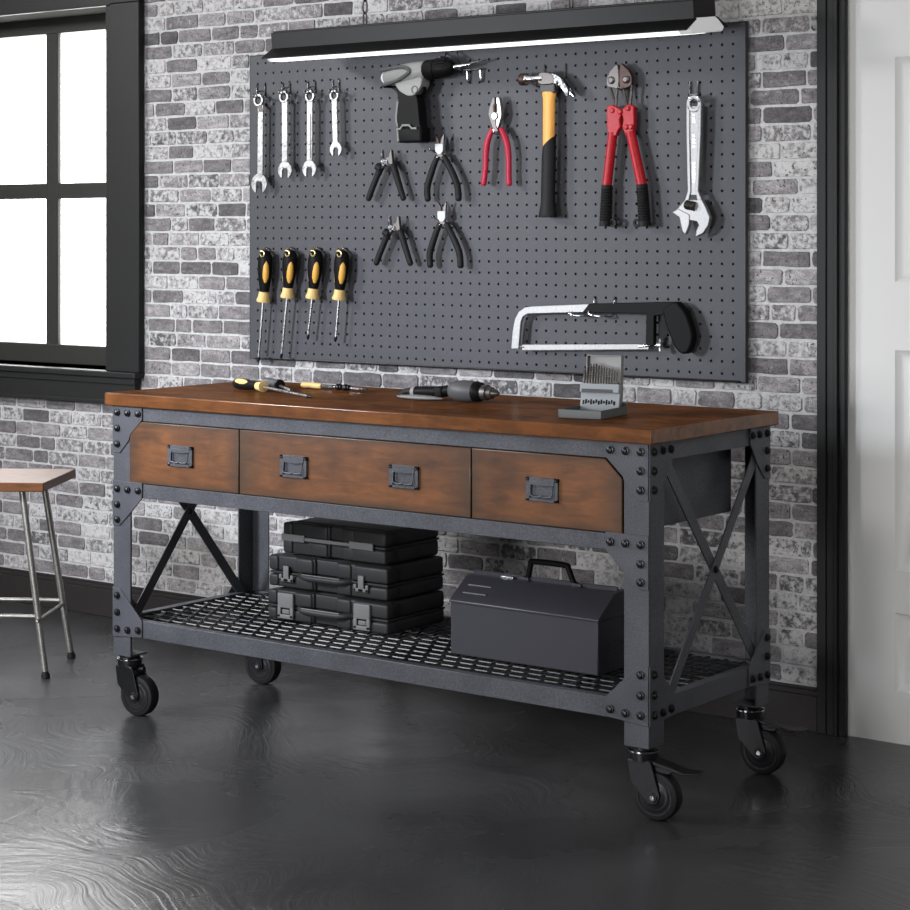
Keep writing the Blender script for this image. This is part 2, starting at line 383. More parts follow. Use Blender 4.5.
# door casing and moulded door
dc = MB()
for a, b_, y in ((DX0-.073, DX0-.045, .022), (DX0-.045, DX0-.02, .018), (DX0-.02, DX0-.008, .028), (DX0-.008, DX0+.012, .020)):
    dc.box((a, YW-y, 0), (b_, YW-.001, DZ1+.075))
dc.box((DX1-.012, YW-.022, 0), (DX1+.07, YW-.001, DZ1+.075)).box((DX0+.01, YW-.022, DZ1), (DX1-.01, YW-.001, DZ1+.075))
struct(dc.build('trim_1', M['trim'], bevel=.002))
def door():
    y = YW+.004; yb = y+.04; st = [(DX0+.001, DX0+.148), (2.165, 2.295), (DX1-.148, DX1-.001)]
    px = [(st[0][1], st[1][0]), (st[1][1], st[2][0])]; pz = [(.139, .353), (.466, 1.064), (1.248, 1.857), (2.02, 2.24)]
    mb = MB()
    for a, b_ in st: mb.box((a, y, .0), (b_, yb, DZ1))
    zs = [0.0]+[t for p in pz for t in p]+[DZ1]
    for a, b_ in px:
        for k in range(0, len(zs), 2): mb.box((a, y, zs[k]), (b_, yb, zs[k+1]))
        for z0, z1 in pz:   # recessed moulding and raised field
            loops = [(0, 0), (.012, .010), (.026, .012), (.044, .003)]
            vs = []
            for ins, dp in loops: vs += [(a+ins, y+dp, z0+ins), (b_-ins, y+dp, z0+ins), (b_-ins, y+dp, z1-ins), (a+ins, y+dp, z1-ins)]
            fs = [(12, 13, 14, 15)]
            for k in range(3): fs += [(k*4+i, k*4+(i+1) % 4, k*4+4+(i+1) % 4, k*4+4+i) for i in range(4)]
            mb.add(vs, fs)
    struct(mb.build('door_1', M['door']))
door()

# ------------------------------------------------------------------ workbench
def workbench():
    t = thing('workbench', 'long rolling industrial workbench with walnut top, three wooden drawers and riveted grey steel frame', 'workbench', (0, 0, 0))
    Wd, D = 1.829, .625; x0, x1, y0, y1 = .0175, 1.8105, .0186, .607; lw = .069; th = .005
    MB().box((0, 0, .888), (Wd, D, H)).build('table_top', M['top'], t, bevel=.003)
    # angle iron legs
    for sx in (0, 1):
        for sy in (0, 1):
            X, dx = (x0, 1) if sx == 0 else (x1, -1); Y, dy = (y0, 1) if sy == 0 else (y1, -1)
            mb = MB()
            def bx(xa, xb, ya, yb, za, zb): mb.box((min(xa, xb), min(ya, yb), za), (max(xa, xb), max(ya, yb), zb))
            bx(X, X+dx*lw, Y, Y+dy*th, .172, .888); bx(X, X+dx*th, Y+dy*th, Y+dy*lw, .172, .888)
            bx(X+dx*.001, X+dx*(lw-.001), Y+dy*.001, Y+dy*(lw-.001), .172, .177)
            mb.build('leg', M['steel'], t, bevel=.0015)
    # rails
    def rail(name, a, b_): MB().box(a, b_).build(name, M['steel'], t, bevel=.0015)
    for za, zb in ((.847, .8875), (.629, .669)): rail('front_rail', (x0+lw, y0+.001, za), (x1-lw, y0+.03, zb))
    rail('back_rail', (x0+lw, y1-.03, .847), (x1-lw, y1-.001, .8875))
    for X in (x0+.001, x1-.031): rail('side_rail', (X, y0+lw, .842), (X+.03, y1-lw, .8875))
    # shelf
    for ya in (y0+.001, y1-.026): rail('shelf_rail', (x0+lw*.4, ya, .232), (x1-lw*.4, ya+.025, .281))
    for X in (x0+.001, x1-.031): rail('shelf_rail', (X, y0+lw, .232), (X+.03, y1-lw, .281))
    mb = MB(); xa, xb, ya, yb, z = x0+.03, x1-.03, y0+.025, y1-.025, .2755; px, py = .0265, .047
    nx = int((xb-xa)/px); ny = int((yb-ya)/py)
    for i in range(0, nx*2+1, 2):   # flat cross straps woven over and under the round wires
        x = xa+(xb-xa)*i/(nx*2); sg = 1 if i % 4 else -1; vs = []; n_ = ny*4+4
        for j in range(n_+1):
            y = ya+(yb-ya)*j/n_; ph = j % 8; d = (0, .9, 1, .9, 0, -.9, -1, -.9)[(j+2) % 8]
            zz = z-.0012*sg*d*1.6
            vs += [(x-.0050, y, zz-.0004), (x+.0050, y, zz-.0004), (x+.0050, y, zz+.0004), (x-.0050, y, zz+.0004)]
        fs = []
        for j in range(n_): fs += [(4*j+k, 4*j+(k+1) % 4, 4*j+4+(k+1) % 4, 4*j+4+k) for k in range(4)]
        mb.add(vs, fs)
    wr = MB()
    for j in range(1, ny+1):
        y = ya+(yb-ya)*j/(ny+1); wr.tube([(xa, y, z), (xb, y, z)], .0024, 6)
    wr.build('shelf_wire', M['mesh'], t)
    mb.build('shelf_mesh', M['rubber'], t)
    mb = MB()
    for x in (.34, .92, 1.5): mb.box((x, ya-.01, .238), (x+.025, yb+.01, .268))
    for y in (.2, .42): mb.cyl((xa, y, .2695), (xb, y, .2695), .003, 8)
    mb.build('shelf_support', M['steel'], t)
    # drawer case
    cs = MB().box((x0+.03, y0+.02, .672), (x0+.034, .51, .885)).box((x1-.0615, y0+.02, .672), (x1-.0575, .51, .885)).box((x0+.03, .506, .672), (x1-.06, .51, .885)).box((x0+.03, y0+.02, .672), (x1-.06, .51, .676))
    cs.build('drawer_case', M['steel'], t)
    yd = y0-.002
    def drawer(ol, handles):
        d = MB().prism(ol, yd, yd+.02).build('drawer', M['drawer'], t, bevel=.0022)
        for hx in handles:
            hz, a, b_ = .7585, .047, .029
            pl = MB(); yo = yd-.0065
            # plate frame round a dished cup
            for p, q in (((hx-a, hz+b_-.010), (hx+a, hz+b_)), ((hx-a, hz-b_), (hx+a, hz-b_+.007)), ((hx-a, hz-b_), (hx-a+.011, hz+b_)), ((hx+a-.011, hz-b_), (hx+a, hz+b_))):
                pl.box((p[0], yo, p[1]), (q[0], yd+.001, q[1]))
            pl.box((hx-a+.01, yd-.0008, hz-b_+.006), (hx+a-.01, yd+.001, hz+b_-.009))
            arch = [(hx-a+.010, hz+b_-.009)]+[(hx-a+.010+(2*a-.020)*i/10, hz+b_-.017-.003*math.sin(PI*i/10)) for i in range(11)]+[(hx+a-.010, hz+b_-.009)]
            pl.prism(arch, yo-.0015, yo+.0045)
            for u in (-1, 1):
                for v_ in (-1, 1): pl.lathe([(0, .0028), (.6, .0022), (1, .0004)], (hx+u*(a-.0055), yo, hz+v_*(b_-.0055)), (hx+u*(a-.0055), yo-.0018, hz+v_*(b_-.0055)), 10)
            pl.build('handle_plate', M['steel'], d, bevel=.0006)
            rg = MB().tube(smooth_path([(hx-a+.015, yo-.001, hz+b_-.016), (hx-a+.015, yo-.003, hz-b_+.018), (hx-a+.021, yo-.003, hz-b_+.0125), (hx-.006, yo-.003, hz-b_+.0115), (hx, yo-.003, hz-b_+.0145),
                                       (hx+.006, yo-.003, hz-b_+.0115), (hx+a-.021, yo-.003, hz-b_+.0125), (hx+a-.015, yo-.003, hz-b_+.018), (hx+a-.015, yo-.001, hz+b_-.016)], 5), .0022, 8)
            r_ = rg.build('pull_ring', M['steel'], d); r_['label'] = 'steel swing ring in the recessed drawer pull'
        return d
    zt, zb = .8455, .6705
    drawer([(.085, zb), (.5065, zb), (.5065, zt), (.127, zt), (.085, .806)], [.2895])
    drawer([(.5105, zb), (1.2925, zb), (1.2925, zt), (.5105, zt)], [.7095, 1.0838])
    drawer([(1.2965, zb), (1.7375, zb), (1.7375, .8005), (1.690, zt), (1.2965, zt)], [1.5115])
    # gusset plates with their bolts
    def bolt(parent, p, d):
        d = V(d); p = V(p)
        MB().lathe([(0, .0102), (.45, .0102), (.5, .0078), (.8, .0066), (1, .002)], p, p+d*.010, 12).build('bolt', M['bolt'], parent)
    def plate_front(pts, bolts, X, mir, y=y0, d=-1, name='gusset_plate'):
        ol = [((X+a if not mir else X-a), z) for a, z in pts]
        ya, yb = (y-.0035, y+.001) if d < 0 else (y-.001, y+.0035)
        g = MB().prism(ol, ya, yb).build(name, M['steel'], t, bevel=.0008)
        for a, z in bolts: bolt(g, ((X+a if not mir else X-a), y-.0035 if d < 0 else y+.0035, z), (0, d, 0))
    top = [(0, .8875), (.118, .8875), (.118, .850), (.070, .806), (.0655, .79), (.028, .752), (0, .752)]
    topb = [(.020, .868), (.062, .868), (.104, .868), (.020, .823), (.020, .778)]
    mid = [(0, .672), (.118, .672), (.118, .6285), (.0655, .578), (.028, .545), (0, .545)]
    midb = [(.020, .650), (.062, .650), (.104, .650), (.020, .605), (.020, .562)]
    low = [(0, .365), (.028, .365), (.118, .282), (.118, .235), (0, .226)]
    lowb = [(.020, .345), (.020, .297), (.020, .250), (.062, .250), (.104, .254)]
    for X, mir in ((x0, False), (x1, True)):
        for pts, bl in ((top, topb), (mid, midb), (low, lowb)): plate_front(pts, bl, X, mir)
    def plate_side(pts, bolts, Y, mir, X, s):
        sg = -1 if mir else 1
        rot = Matrix(((0, s, 0), (1, 0, 0), (0, 0, 1))).to_4x4()   # outline x -> world y, extrusion -> world x
        ol = [(Y+sg*a, z) for a, z in pts]; mb = MB()
        mb.prism(ol, X*s-.001, X*s+.0035, mx=rot)
        g = mb.build('gusset_plate', M['steel'], t, bevel=.0008)
        for a, z in bolts: bolt(g, (X+s*.0035, Y+sg*a, z), (s, 0, 0))
    top2 = [(0, .8875), (.105, .8875), (.105, .848), (.0655, .79), (.028, .752), (0, .752)]
    low2 = [(0, .365), (.028, .365), (.112, .284), (.112, .235), (0, .226)]
    tb2 = [(.018, .868), (.058, .868), (.094, .868), (.018, .823), (.018, .778)]; lb2 = [(.018, .345), (.018, .297), (.018, .250), (.056, .250), (.094, .252)]
    for X, s in ((x1, 1), (x0, -1)):
        for Y, mir in ((y0, False), (y1, True)):
            plate_side(top2, tb2, Y, mir, X, s); plate_side(low2, lb2, Y, mir, X, s)
    # diagonal cross braces on both ends
    for X, oy in ((x0+.008, -.02), (x1-.012, .004)):
        for k, (ya_, za, yb_, zb_) in enumerate(((.105, .835, .575, .262), (.56, .84, .10, .262))):
            a, b_ = V((0, ya_+oy, za)), V((0, yb_+oy, zb_)); d = (b_-a).normalized(); n_ = V((0, -d.z, d.y))*.0155
            X_ = X+(.0045 if k else 0)
            vs = [(X_+e, p.y, p.z) for e in (0, .004) for p in (a+n_, a-n_, b_-n_, b_+n_)]
            MB().add(vs, [(0, 1, 2, 3), (7, 6, 5, 4), (0, 4, 5, 1), (1, 5, 6, 2), (2, 6, 7, 3), (3, 7, 4, 0)]).build('cross_brace', M['steel'], t, bevel=.0006)
        MB().lathe([(0, .009), (.6, .009), (1, .004)], (X+.0085, .333+oy, .5515), (X+.0165, .333+oy, .5515), 8).build('brace_bolt', M['bolt'], t)
    # casters
    def caster(cx, cy, rz, brake):
        mx = Matrix.Translation((cx, cy, 0)) @ Matrix.Rotation(rz, 4, 'Z')
        R = .058; ax = .036
        c = MB().cyl((0, 0, .164), (0, 0, .173), .030, 28, mx=mx).cyl((0, 0, .146), (0, 0, .158), .035, 28, mx=mx)
        c.lathe([(0, .029), (.3, .034), (.7, .034), (1, .02)], (0, 0, .150), (0, 0, .134), 28, mx=mx).build('caster', M['bolt'], t)
        ca = t.children[-1] if t.children else None
        root = [o for o in C.objects if o.name.startswith('caster')][-1]
        MB().lathe([(0, .034), (.25, .038), (.75, .038), (1, .034)], (0, 0, .157), (0, 0, .164), 32, mx=mx).build('bearing_ring', M['chrome'], root)
        fk = MB()
        for s in (-1, 1):
            fk.prism([(-.030, .140), (.030, .140), (ax+.018, R+.006), (ax+.012, R-.012), (ax-.004, R-.018), (ax-.020, R-.008), (-.022, R+.03)], s*.0275-.0018, s*.0275+.0018, mx=mx)
        fk.box((-.028, -.029, .130), (.028, .029, .142), mx=mx)
        fk.build('fork', M['bolt'], root, bevel=.0015)
        wh = MB().lathe([(0, R-.010), (.06, R-.003), (.2, R), (.8, R), (.94, R-.003), (1, R-.010)], (ax, -.020, R), (ax, .020, R), 48, mx=mx)
        wh.build('tyre', M['rubber'], root)
        hb = MB()
        for s in (-1, 1):
            hb.lathe([(0, .038), (.3, .037), (.5, .030), (.55, .026), (1, .024)], (ax, s*.0195, R), (ax, s*.0225, R), 36, mx=mx)
            hb.lathe([(0, .014), (.6, .014), (1, .010)], (ax, s*.020, R), (ax, s*.032, R), 16, mx=mx)
            hb.ring(ax, R, .045, .0415, min(s*.0195, s*.0215), max(s*.0195, s*.0215), 36, mx=mx)
        hb.build('hub', M['whee'], root)
        MB().cyl((ax, -.035, R), (ax, .035, R), .0055, 10, mx=mx).build('axle', M['chrome'], root)
        if brake:
            pd = MB().prism([(.0, .134), (.03, .132), (.07, .124), (.105, .117), (.150, .122), (.151, .126), (.110, .123), (.075, .132), (.03, .142), (0, .144)], -.021, .021, mx=mx)
            pd.prism([(.03, .132), (.085, .122), (.070, .112), (.03, .116)], -.016, .016, mx=mx)
            pd.build('brake_pedal', M['bolt'], root, bevel=.002)
        else:
            MB().lathe([(0, .004), (.3, .008), (1, .007)], (.02, 0, .128), (.052, 0, .134), 12, mx=mx).build('swivel_lock', M['bolt'], root)
    caster(x0+.030, y0+.036, .12, False); caster(x1-.036, y0+.036, .12, True); caster(x1-.036, y1-.036, .12, True); caster(x0+.036, y1-.036, .12, False)
workbench()

# ------------------------------------------------------------------ pegboard and lamp
def pegboard():
    xa, xb, za, zb = -.3935, 1.506, .9555, 1.9795; px, pz = .0357, .0347; nx, nz = 52, 29
    fx, fz = -.3565-px/2, .9800-pz/2; yb = YW-.006; r = .0043
    t = thing('pegboard', 'large dark grey perforated pegboard mounted on the brick wall above the workbench', 'pegboard', ((xa+xb)/2, yb, za))
    o = tuple(t.location); mb = MB(); vs = []; fs = []
    K = 8
    for i in range(nx):
        for j in range(nz):
            cx, cz = fx+px*(i+.5), fz+pz*(j+.5); b0 = len(vs)
            sq = [(1, 0), (1, 1), (0, 1), (-1, 1), (-1, 0), (-1, -1), (0, -1), (1, -1)]
            vs += [(cx+a*px/2, B, cz+b_*pz/2) for a, b_ in sq]
            vs += [(cx+r*math.cos(PI*k/4), B, cz+r*math.sin(PI*k/4)) for k in range(8)]
            vs += [(cx+r*math.cos(PI*k/4), B+.004, cz+r*math.sin(PI*k/4)) for k in range(8)]
            for k in range(8):
                m = (k+1) % 8; fs += [(b0+k, b0+8+k, b0+8+m, b0+m), (b0+8+k, b0+16+k, b0+16+m, b0+8+m)]
    mb.add(vs, fs)
    ex, ez = fx+px*nx, fz+pz*nz
    for a, b_, c, d in ((xa, fx, za, zb), (ex, xb, za, zb), (fx, ex, za, fz), (fx, ex, ez, zb)):
        mb.add([(a, B, c), (b_, B, c), (b_, B, d), (a, B, d)], [(0, 1, 2, 3)])
    s = mb.build('perforated_panel', M['board'], t, o)
    fr = MB().box((xa, B, za), (xa+.002, yb, zb)).box((xb-.002, B, za), (xb, yb, zb)).box((xa, B, za), (xb, yb, za+.002)).box((xa, B, zb-.002), (xb, yb, zb))
    fr.box((xa+.002, yb-.001, za+.002), (xb-.002, yb, zb-.002))
    fr.build('folded_edge', M['board'], t, o)
    lip = MB().tube([(xa+.055, B-.003, za+.004), (xb-.02, B-.003, za+.004)], .0028, 8).build('bottom_wire', M['bolt'], t, o)
pegboard()
def shop_light():
    xa, xb, yc = -.07, 1.487, .855
    t = thing('shop_light', 'long black hanging shop light with glowing white diffuser above the pegboard', 'lamp', ((xa+xb)/2, yc, 1.935)); o = tuple(t.location); t.rotation_euler.x = math.radians(7)
    MB().box((xa, yc-.06, 1.974), (xb-.005, yc+.06, 2.026)).box((xa, yc-.05, 2.024), (xb-.005, yc+.05, 2.031)).build('housing', M['fixture'], t, o, bevel=.002)
    rf = MB()
    for s in (-1, 1):
        a = [(yc+s*.058, 1.977), (yc+s*.115, 1.948), (yc+s*.115, 1.945), (yc+s*.056, 1.973)]
        vs = [(x, y, z) for x in (xa, xb) for y, z in a]
        rf.add(vs, [(0, 1, 2, 3), (7, 6, 5, 4), (0, 4, 5, 1), (1, 5, 6, 2), (2, 6, 7, 3), (3, 7, 4, 0)])
    rf.build('reflector', M['fixture'], t, o)
    pr = [(yc-.104, 1.946), (yc-.094, 1.9365), (yc-.05, 1.932), (yc+.05, 1.932), (yc+.094, 1.9365), (yc+.104, 1.946)]
    rot = Matrix(((0, 1, 0), (1, 0, 0), (0, 0, 1))).to_4x4()
    MB().prism(pr, xa+.025, xb-.04, mx=rot).build('diffuser', M['lens'], t, o)
    for x, w_ in ((xb-.04, .039), (xa+.006, .018)):
        MB().prism([(yc-.052, 1.977), (yc-.068, 1.968), (yc-.098, 1.946), (yc-.085, 1.934), (yc+.085, 1.934), (yc+.098, 1.946), (yc+.068, 1.968), (yc+.052, 1.977)], x, x+w_, mx=rot).build('end_cap', M['white'], t, o, bevel=.004)
    for cx in (.262, 1.034):
        ch = MB(); z = 2.028; k = 0
        while z < ZC-.02:
            pts = [(0, 0, 0)]*0
            for i in range(12):
                a = 2*PI*i/12; u, v_ = .0085*math.cos(a), .022*math.sin(a)
                v_ += .006*(1 if math.sin(a) > 0 else -1)*0
                pts.append((cx+(u if k % 2 else 0), yc+(0 if k % 2 else u), z+.020+v_))
            ch.tube(pts, .0024, 6, closed=True); z += .038; k += 1
        ch.tube([(cx, yc, ZC-.03), (cx, yc, ZC)], .003, 6)
        ch.build('chain', M['worn'], t, o).rotation_euler.x = -math.radians(7)
shop_light()

# ------------------------------------------------------------------ hanging tools
YT = B-.03          # mid depth of the hanging tools
def off(pts, dx, dz=0): return [(a+dx, b+dz) for a, b in pts]
def double_hook(xa, xb, zt, zb, what, h=.03, dx=.022):
    t = thing('pegboard_hook', what, 'hook', ((xa+xb)/2, B, zb), 0, 'chrome double hooks on the pegboard'); o = tuple(t.location)
    for x in (xa, xb):
        MB().tube(smooth_path([(x, B+.004, zt-.004), (x, B-.002, zt), (x, B-.004, zt-.006), (x, B-.004, zb+.008), (x+dx*.1, B-.007, zb+.001), (x+dx*.4, B-.014, zb), (x+dx, B-h-.01, zb), (x+dx, B-h-.014, zb+.004), (x+dx, B-h-.014, zb+.012)], 4), .0026, 8).build('prong', M['chrome'], t, o)
    MB().tube([(xa, B-.004, zb+.022), (xb, B-.004, zb+.022)], .002, 8).build('cross_bar', M['chrome'], t, o)
def wrench(label, ring, R, s0, s1, w0, jaw, J, dark=None, group=None):
    t = thing('wrench', label, 'wrench', (jaw[0], YT, jaw[1]-J), 0, 'combination wrenches on the pegboard'); o = tuple(t.location)
    mb = MB().ring(ring[0], ring[1], R, R*.62, YT-.005, YT+.005, 28)
    mb.build('ring_end', M['satin'], t, o, bevel=.0012)
    mb = MB().prism([(s0[0]-w0*.55, ring[1]-R*.75), (s0[0]+w0*.55, ring[1]-R*.75), (s0[0]+w0*.5, s0[1]-.02), (s1[0]+w0*.5, s1[1]), (s1[0]+w0*.8, s1[1]-.012), (s1[0]+w0*.8, jaw[1]+J*.2), (s1[0]-w0*.8, jaw[1]+J*.2), (s1[0]-w0*.8, s1[1]-.012), (s1[0]-w0*.5, s1[1]), (s0[0]-w0*.5, s0[1]-.02)], YT-.0035, YT+.0035)
    mb.build('shank', M['white_steel'], t, o, bevel=.0015)
    ol = []; sl = J*.42
    for i in range(17):
        a = math.radians(-62+ (304)*i/16); ol.append((jaw[0]+J*math.cos(a), jaw[1]+J*math.sin(a)))
    ol += [(jaw[0]-sl, jaw[1]-J*.75), (jaw[0]-sl, jaw[1]-J*.05), (jaw[0]-sl*.5, jaw[1]+J*.32), (jaw[0]+sl*.5, jaw[1]+J*.32), (jaw[0]+sl, jaw[1]-J*.05), (jaw[0]+sl, jaw[1]-J*.75)]
    MB().prism(ol, YT-.0045, YT+.0045).build('open_jaw', M['white_steel'], t, o, bevel=.0012)
    return t
wr = [((-.324, 1.825), .0215, (-.315, 1.80), (-.317, 1.572), .023, (-.320, 1.545), .0345, 'longest combination wrench, leftmost of the four on the pegboard'),
      ((-.210, 1.832), .0205, (-.207, 1.812), (-.207, 1.612), .024, (-.205, 1.588), .0300, 'chrome combination wrench second from the left, with a plain bright shank'),
      ((-.096, 1.830), .0200, (-.097, 1.812), (-.098, 1.615), .023, (-.098, 1.590), .0295, 'grooved chrome combination wrench, third from the left beside the smallest one'),
      ((.009, 1.828), .0185, (.009, 1.81), (.013, 1.678), .021, (.016, 1.652), .0250, 'smallest combination wrench, rightmost of the four on the pegboard')]
for k, (rg, R, s0, s1, w0, jw, J, lb) in enumerate(wr):
    t = wrench(lb, rg, R, s0, s1, w0, jw, J)
    if k == 2:
        MB().box((s0[0]+.003, YT-.0042, s1[1]+.01), (s0[0]+.007, YT-.0030, s0[1]-.04)).build('groove', M['worn'], t, tuple(t.location))
    if k == 0:
        MB().prism([(-.327, 1.806), (-.308, 1.812), (-.303, 1.785), (-.318, 1.785)], YT-.005, YT+.004).build('neck', M['worn'], t, tuple(t.location), bevel=.001)
hk = [(-.358, -.322, 'chrome double hook holding the longest wrench at the far left'), (-.243, -.211, 'chrome double hook holding the second wrench from the left'),
      (-.131, -.100, 'chrome double hook holding the grooved third wrench'), (-.024, .004, 'chrome double hook holding the smallest wrench')]
for k, (a, b_, lb) in enumerate(hk): double_hook(a, b_, 1.880, wr[k][0][1]+wr[k][1]*.62-.0025, lb)

def adj_wrench():
    t = thing('adjustable_wrench', 'large chrome adjustable wrench hanging jaw down at the right of the pegboard', 'wrench', (1.35, YT, 1.369)); o = tuple(t.location)
    # handle with a hanging hole: two rails round a sunk web
    MB().ring(1.3565, 1.750, .0245, .0125, YT-.006, YT+.006, 28).prism([(1.332, 1.750), (1.332, 1.66), (1.336, 1.50), (1.326, 1.472), (1.339, 1.472), (1.347, 1.50), (1.343, 1.66), (1.343, 1.74)], YT-.006, YT+.006).prism([(1.381, 1.750), (1.379, 1.66), (1.371, 1.50), (1.384, 1.472), (1.368, 1.472), (1.362, 1.50), (1.369, 1.66), (1.370, 1.74)], YT-.006, YT+.006).build('handle', M['dull'], t, o, bevel=.002)
    MB().prism([(1.340, 1.742), (1.340, 1.66), (1.344, 1.49), (1.364, 1.49), (1.371, 1.66), (1.371, 1.742)], YT-.003, YT+.003).build('web', M['dull'], t, o)
    MB().prism([(1.328, 1.475), (1.384, 1.476), (1.396, 1.455), (1.410, 1.425), (1.405, 1.402), (1.388, 1.380), (1.363, 1.369), (1.366, 1.388), (1.374, 1.402), (1.368, 1.413), (1.340, 1.418), (1.300, 1.446)], YT-.008, YT+.008).build('fixed_jaw', M['dull'], t, o, bevel=.002)
    MB().prism([(1.287, 1.440), (1.308, 1.450), (1.345, 1.433), (1.344, 1.405), (1.337, 1.388), (1.331, 1.376), (1.321, 1.386), (1.311, 1.425)], YT-.010, YT+.006).build('moving_jaw', M['dull'], t, o, bevel=.002)
    k = MB().cyl((1.331, YT-.009, 1.462), (1.363, YT-.009, 1.456), .0105, 16)
    for i in range(5):
        x = 1.334+i*.0065; k.lathe([(0, .0125), (.5, .014), (1, .0125)], (x, YT-.009, 1.4615-i*.0012), (x+.003, YT-.009, 1.461-i*.0012), 16)
    k.build('knurl', M['worn'], t, o)
    for i, (z, n) in enumerate(((1.715, 3), (1.655, 4), (1.575, 6))):   # faint forged marks down the web
        mk = MB()
        for j in range(n): mk.box((1.351, YT-.0037, z-j*.010), (1.360, YT-.0028, z-j*.010+.006))
        mk.build('forged_mark', M['satin'], t, o)
adj_wrench()
double_hook(1.326, 1.352, 1.815, 1.7565, 'chrome double hook holding the adjustable wrench')

def path_grip(name, pts, rs, m, t, o, y=YT, flat=.8, k=5):
    p = smooth_path([(a, y, b_) for a, b_ in pts], k); n = len(p); rr = []
    for i in range(n):
        f = i/(n-1)*(len(rs)-1); a = int(f); f -= a
        rr.append(rs[a]*(1-f)+rs[min(a+1, len(rs)-1)]*f)
    # rounded ends
    p = [p[0]+(p[0]-p[1]).normalized()*rr[0]*.5]+p+[p[-1]+(p[-1]-p[-2]).normalized()*rr[-1]*.5]; rr = [rr[0]*.55]+rr+[rr[-1]*.55]
    return MB().tube(p, rr, 12, flat=flat).build(name, m, t, o)
def peg(x, z, label, y2=YT):
    t = MB().tube(smooth_path([(x, B+.003, z+.008), (x, B-.004, z+.006), (x, B-.010, z), (x, y2-.012, z), (x, y2-.017, z+.008)], 4), .0022, 8).build('pegboard_peg', M['chrome'], None, (x, B, z))
    tag(t, label, 'hook', 'short pegs under the hanging pliers')
def side_cutter(dx, dz, k, label):
    """black-gripped wire cutters, pivot at (.228,1.605)"""
    t = thing('wire_cutters', label, 'pliers', (.228+dx, YT, 1.484+dz), 0, 'black handled cutters on the pegboard'); o = tuple(t.location)
    P = lambda pts: [(.228+dx+(a-.228)*k, 1.605+dz+(b_-1.605)*k) for a, b_ in pts]
    MB().prism(P([(.205, 1.645), (.212, 1.646), (.214, 1.618), (.226, 1.612), (.226, 1.598), (.214, 1.592), (.206, 1.606)]), YT-.006, YT+.005).build('left_jaw', M['chrome'], t, o, bevel=.0012)
    MB().prism(P([(.249, 1.644), (.243, 1.645), (.238, 1.622), (.228, 1.622), (.224, 1.600), (.240, 1.590), (.254, 1.602)]), YT-.005, YT+.006).build('right_jaw', M['worn'], t, o, bevel=.0012)
    c = P([(.229, 1.607)])[0]
    MB().cyl((c[0], YT-.009, c[1]), (c[0], YT+.006, c[1]), .006*k, 16).build('pivot', M['chrome'], t, o)
    s = P([(.222, 1.600), (.200, 1.585)]); s2 = P([(.238, 1.598), (.255, 1.590)])
    MB().tube([(s[0][0], YT, s[0][1]), (s[1][0], YT, s[1][1])], .006, 8).tube([(s2[0][0], YT, s2[0][1]), (s2[1][0], YT, s2[1][1])], .007, 8).build('tang', M['worn'], t, o)
    path_grip('left_grip', P([(.198, 1.584), (.187, 1.562), (.166, 1.522), (.150, 1.488)]), [.0125, .0105, .0105, .0098], M['rubber'], t, o)
    path_grip('right_grip', P([(.252, 1.594), (.262, 1.572), (.278, 1.530), (.295, 1.488)]), [.0125, .0115, .0105, .0098], M['rubber'], t, o)
    a = P([(.196, 1.590)])[0]
    MB().cyl((a[0]-.009, YT, a[1]+.004), (a[0]+.009, YT, a[1]-.006), .0125, 12).build('grip_guard', M['rubber'], t, o)
    peg(c[0]+.002, c[1]-.012*k, 'short steel peg behind the pivot of the '+('upper' if dz == 0 else 'lower')+' stubby wire cutters')
side_cutter(0, 0, 1.0, 'black wire cutters with stubby jaws, just under the cordless drill at upper left')
side_cutter(.030, -.210, .97, 'black wire cutters with stubby jaws, lower left of the four black handled pliers')
def nipper(cx, zt, k, label):
    """slim tipped pliers with a bright square head; zt = head top"""
    t = thing('nipper_pliers', label, 'pliers', (cx, YT, zt-.182*k), 0, 'slim black handled pliers with bright heads'); o = tuple(t.location)
    Q = lambda a, b_: (cx+a*k, zt+b_*k)
    P = lambda pts: [Q(a, b_) for a, b_ in pts]
    MB().prism(P([(-.014, -.004), (-.013, .022), (-.016, .030), (-.004, .010), (-.002, -.004)]), YT-.003, YT+.004).build('left_jaw', M['rusty'], t, o, bevel=.0008)
    MB().prism(P([(.014, -.004), (.017, .024), (.015, .030), (.005, .012), (.002, -.004)]), YT-.003, YT+.004).build('right_jaw', M['worn'], t, o, bevel=.0008)
    MB().prism(P([(-.016, 0), (.016, 0), (.016, -.024), (.006, -.036), (-.006, -.034), (-.016, -.024)]), YT-.007, YT+.005).build('head', M['dull'], t, o, bevel=.0015)
    MB().prism(P([(-.008, -.030), (.010, -.032), (.022, -.046), (.010, -.052), (0, -.040), (-.010, -.048), (-.018, -.042)]), YT-.004, YT+.004).build('tang', M['worn'], t, o, bevel=.001)
    a, b_ = Q(-.012, -.030), Q(-.036, -.018)
    MB().tube([(a[0], YT-.004, a[1]), (b_[0], YT-.006, b_[1])], .0022, 8).lathe([(0, .002), (.5, .0042), (1, .002)], (b_[0]-.004, YT-.006, b_[1]+.003), (b_[0]+.002, YT-.006, b_[1]-.001), 10).build('stop_screw', M['chrome'], t, o)
    path_grip('left_grip', P([(-.010, -.040), (-.026, -.070), (-.040, -.104), (-.051, -.138), (-.049, -.176)]), [.0085, .0105, .0112, .0112, .0105], M['rubber'], t, o)
    path_grip('right_grip', P([(.014, -.040), (.034, -.070), (.054, -.104), (.068, -.138), (.072, -.176)]), [.0085, .0105, .0112, .0112, .0105], M['rubber'], t, o)
    c = Q(.001, -.050); peg(c[0], c[1], 'short steel peg under the head of the '+('upper' if zt > 1.6 else 'lower')+' slim nipper pliers')
nipper(.441, 1.660, 1.0, 'slim tipped nipper pliers with bright square head, upper right of the black handled four')
